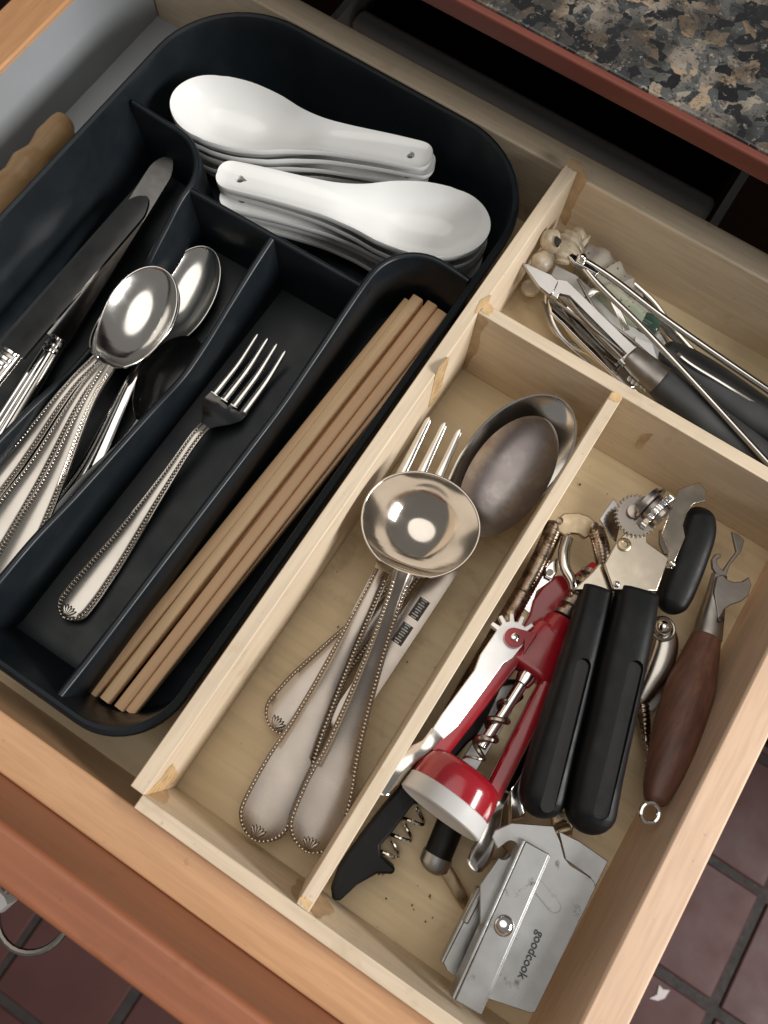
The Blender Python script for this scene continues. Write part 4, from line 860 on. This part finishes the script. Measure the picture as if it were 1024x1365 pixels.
m = MB(); pprism(m, [(846, 448), (870, 458), (876, 478), (862, 488), (846, 470)], 2.6, .16); obj('blade_tip', m, WHITEP, p2, bevel=.04)
limb('rubber_handle', [(880, 466, 2.3, .6, .5), (915, 488, 2.2, .92, .7), (960, 520, 2.1, 1.02, .8), (1010, 556, 2.0, 1.04, .8), (1070, 600, 1.8, 1.0, .75)], RUB, p2, 30, 2.4, .3, .6, 20)
# folding skewer tongs: two long rods joined at the top
sk = thing('skewer_tongs', 'pair of long thin steel rods joined at one end lying over the peelers', 'tongs', (*P(880, 450, 0)[:2], 3))
m = MB(); wire(m, [P(772, 343, 4.2), P(800, 360, 4.2), P(880, 420, 4.0), P(1030, 524, 3.6), P(1080, 558, 3.4)], .17, 10, 40); obj('rod', m, STEEL, sk)
m = MB(); wire(m, [P(768, 342, 4.1), P(790, 370, 4.1), P(850, 430, 3.95), P(930, 515, 3.7), P(1030, 624, 3.3), P(1060, 656, 3.2)], .16, 10, 40); obj('rod', m, STEEL, sk)
m = MB(); pprism(m, [(757, 339), (763, 337), (780, 345), (800, 362), (796, 366), (778, 356), (765, 350)], 4.3, .3); obj('jaw', m, STEEL, sk, bevel=.06)
m = MB(); ball(m, P(776, 344, 4.4), .26, 10, 8); obj('joint', m, CHROME, sk)
# wire whisk loops
wh = thing('wire_whisk', 'bundle of thin bent steel wires beside the cross divider under the peeler', 'whisk', (*P(790, 450, 0)[:2], .3))
for pts in ([(733, 395, 1.4), (735, 420, 1.2), (752, 452, 1.0), (800, 480, 1.0), (850, 530, 1.2), (900, 575, 1.3), (960, 625, 1.3)],
            [(728, 390, 1.3), (728, 412, 1.0), (744, 448, .8), (770, 462, .8), (830, 512, .9), (890, 575, 1.0), (930, 612, 1.0)],
            [(740, 400, 1.9), (752, 430, 1.8), (790, 470, 1.8), (840, 515, 1.9), (880, 550, 1.9)],
            [(742, 398, 2.2), (764, 428, 2.2), (800, 462, 2.2), (846, 512, 2.1)],
            [(738, 404, 1.5), (760, 444, 1.5), (800, 485, 1.5), (850, 540, 1.5)],
            [(756, 410, 2.4), (776, 430, 2.4), (812, 468, 2.4), (850, 505, 2.3)]):
    m = MB(); wire(m, [P(*q) for q in pts], .105, 8, 40); obj('wire', m, STEEL, wh)
for k in range(4):
    m = MB(); c = [P(779 + 2 * k, 398 - k, 2.9), P(790 + 2 * k, 386 + k, 3.0), P(806, 388 + k, 3.0), P(822 - k, 408 + k, 3.0), P(838 - 2 * k, 440, 2.9)]; wire(m, c, .07, 7, 30); obj('wire_loop', m, STEEL, wh)
# second oval wire frame at the drawer back
fr_ = thing('wire_strainer', 'narrow steel strainer frame lying against the drawer back beside the rubber handle', 'strainer', (*P(920, 470, 0)[:2], .3))
m = MB(); wire(m, [P(846, 378, 1.9), P(870, 400, 1.9), P(900, 440, 1.7), (P(960, 500, 1.5)), P(1030, 545, 1.3), P(1070, 570, 1.2)], .12, 8, 40); obj('frame_wire', m, STEEL, fr_)
m = MB(); wire(m, [P(850, 384, 1.5), P(876, 432, 1.7), P(910, 478, 2.9), P(960, 510, 2.9), P(1030, 552, 2.6)], .11, 8, 40); obj('frame_wire', m, STEEL, fr_)
m = MB(); prism(m, [P(852, 386, 1.7), P(872, 404, 1.7), P(905, 446, 1.6), P(950, 492, 1.5), P(930, 482, 1.5), P(890, 446, 1.6)], (0, 0, -.1)); obj('mesh_panel', m, DULLD, fr_)

p3 = thing('julienne_peeler', 'second steel peeler frame with a narrow slot lying between the pointed peeler and the wires', 'peeler', (*P(790, 460, 0)[:2], .3))
c3 = MB(); prism(c3, pp([(745, 416), (752, 418), (832, 500), (824, 505)], 3.2), (0, 0, -2))
m = MB(); pprism(m, [(730, 398), (744, 400), (852, 502), (848, 516), (836, 518), (734, 416)], 2.45, .2); obj('frame', m, CHROME, p3, bevel=.06, cut=c3)
m = MB(); wire(m, [P(748, 420, 2.3), P(790, 462, 2.3), P(830, 503, 2.3)], .07, 8, 14); obj('blade', m, DULLD, p3)
for k in range(5):
    m = MB(); q = 838 + 5 * k; loft(m, [P(q, 505 + 4 * k, 2.5), P(q + 8, 500 + 4 * k, 2.55)], .12, n=8, r0=.08, r1=.08); obj('tooth', m, CHROME, p3)

m = MB()
for (x0, x1, y0, y1, n_) in ((420, 640, 600, 1050, 14), (500, 600, 1180, 1250, 8), (770, 960, 600, 700, 6), (640, 700, 590, 640, 3), (880, 980, 860, 1000, 5)):
    for k in range(n_):
        c = P(random.uniform(x0, x1), random.uniform(y0, y1), .06); q = random.uniform(.025, .06); ball(m, c, q, 5, 3, (1, random.uniform(.6, 1.8), .7))
tag(stuff(obj('crumbs', m, simple('dark_crumbs', (.10, .06, .035), .8), base=P(560, 900, 0))), 'tiny dark crumbs scattered on the pale compartment floors', 'crumbs')

for pts in ([(736, 398, 2.7), (790, 440, 2.9), (846, 496, 3.0), (880, 540, 2.2)], [(770, 372, 3.2), (800, 420, 3.1), (840, 452, 3.0), (868, 476, 2.9)], [(724, 402, 1.5), (736, 436, 1.6), (790, 490, 1.6), (842, 540, 1.6)], [(748, 384, 2.9), (782, 428, 3.05), (830, 470, 3.0)]):
    m = MB(); wire(m, [P(*q) for q in pts], .08, 7, 30); obj('wire', m, DULLD, wh)
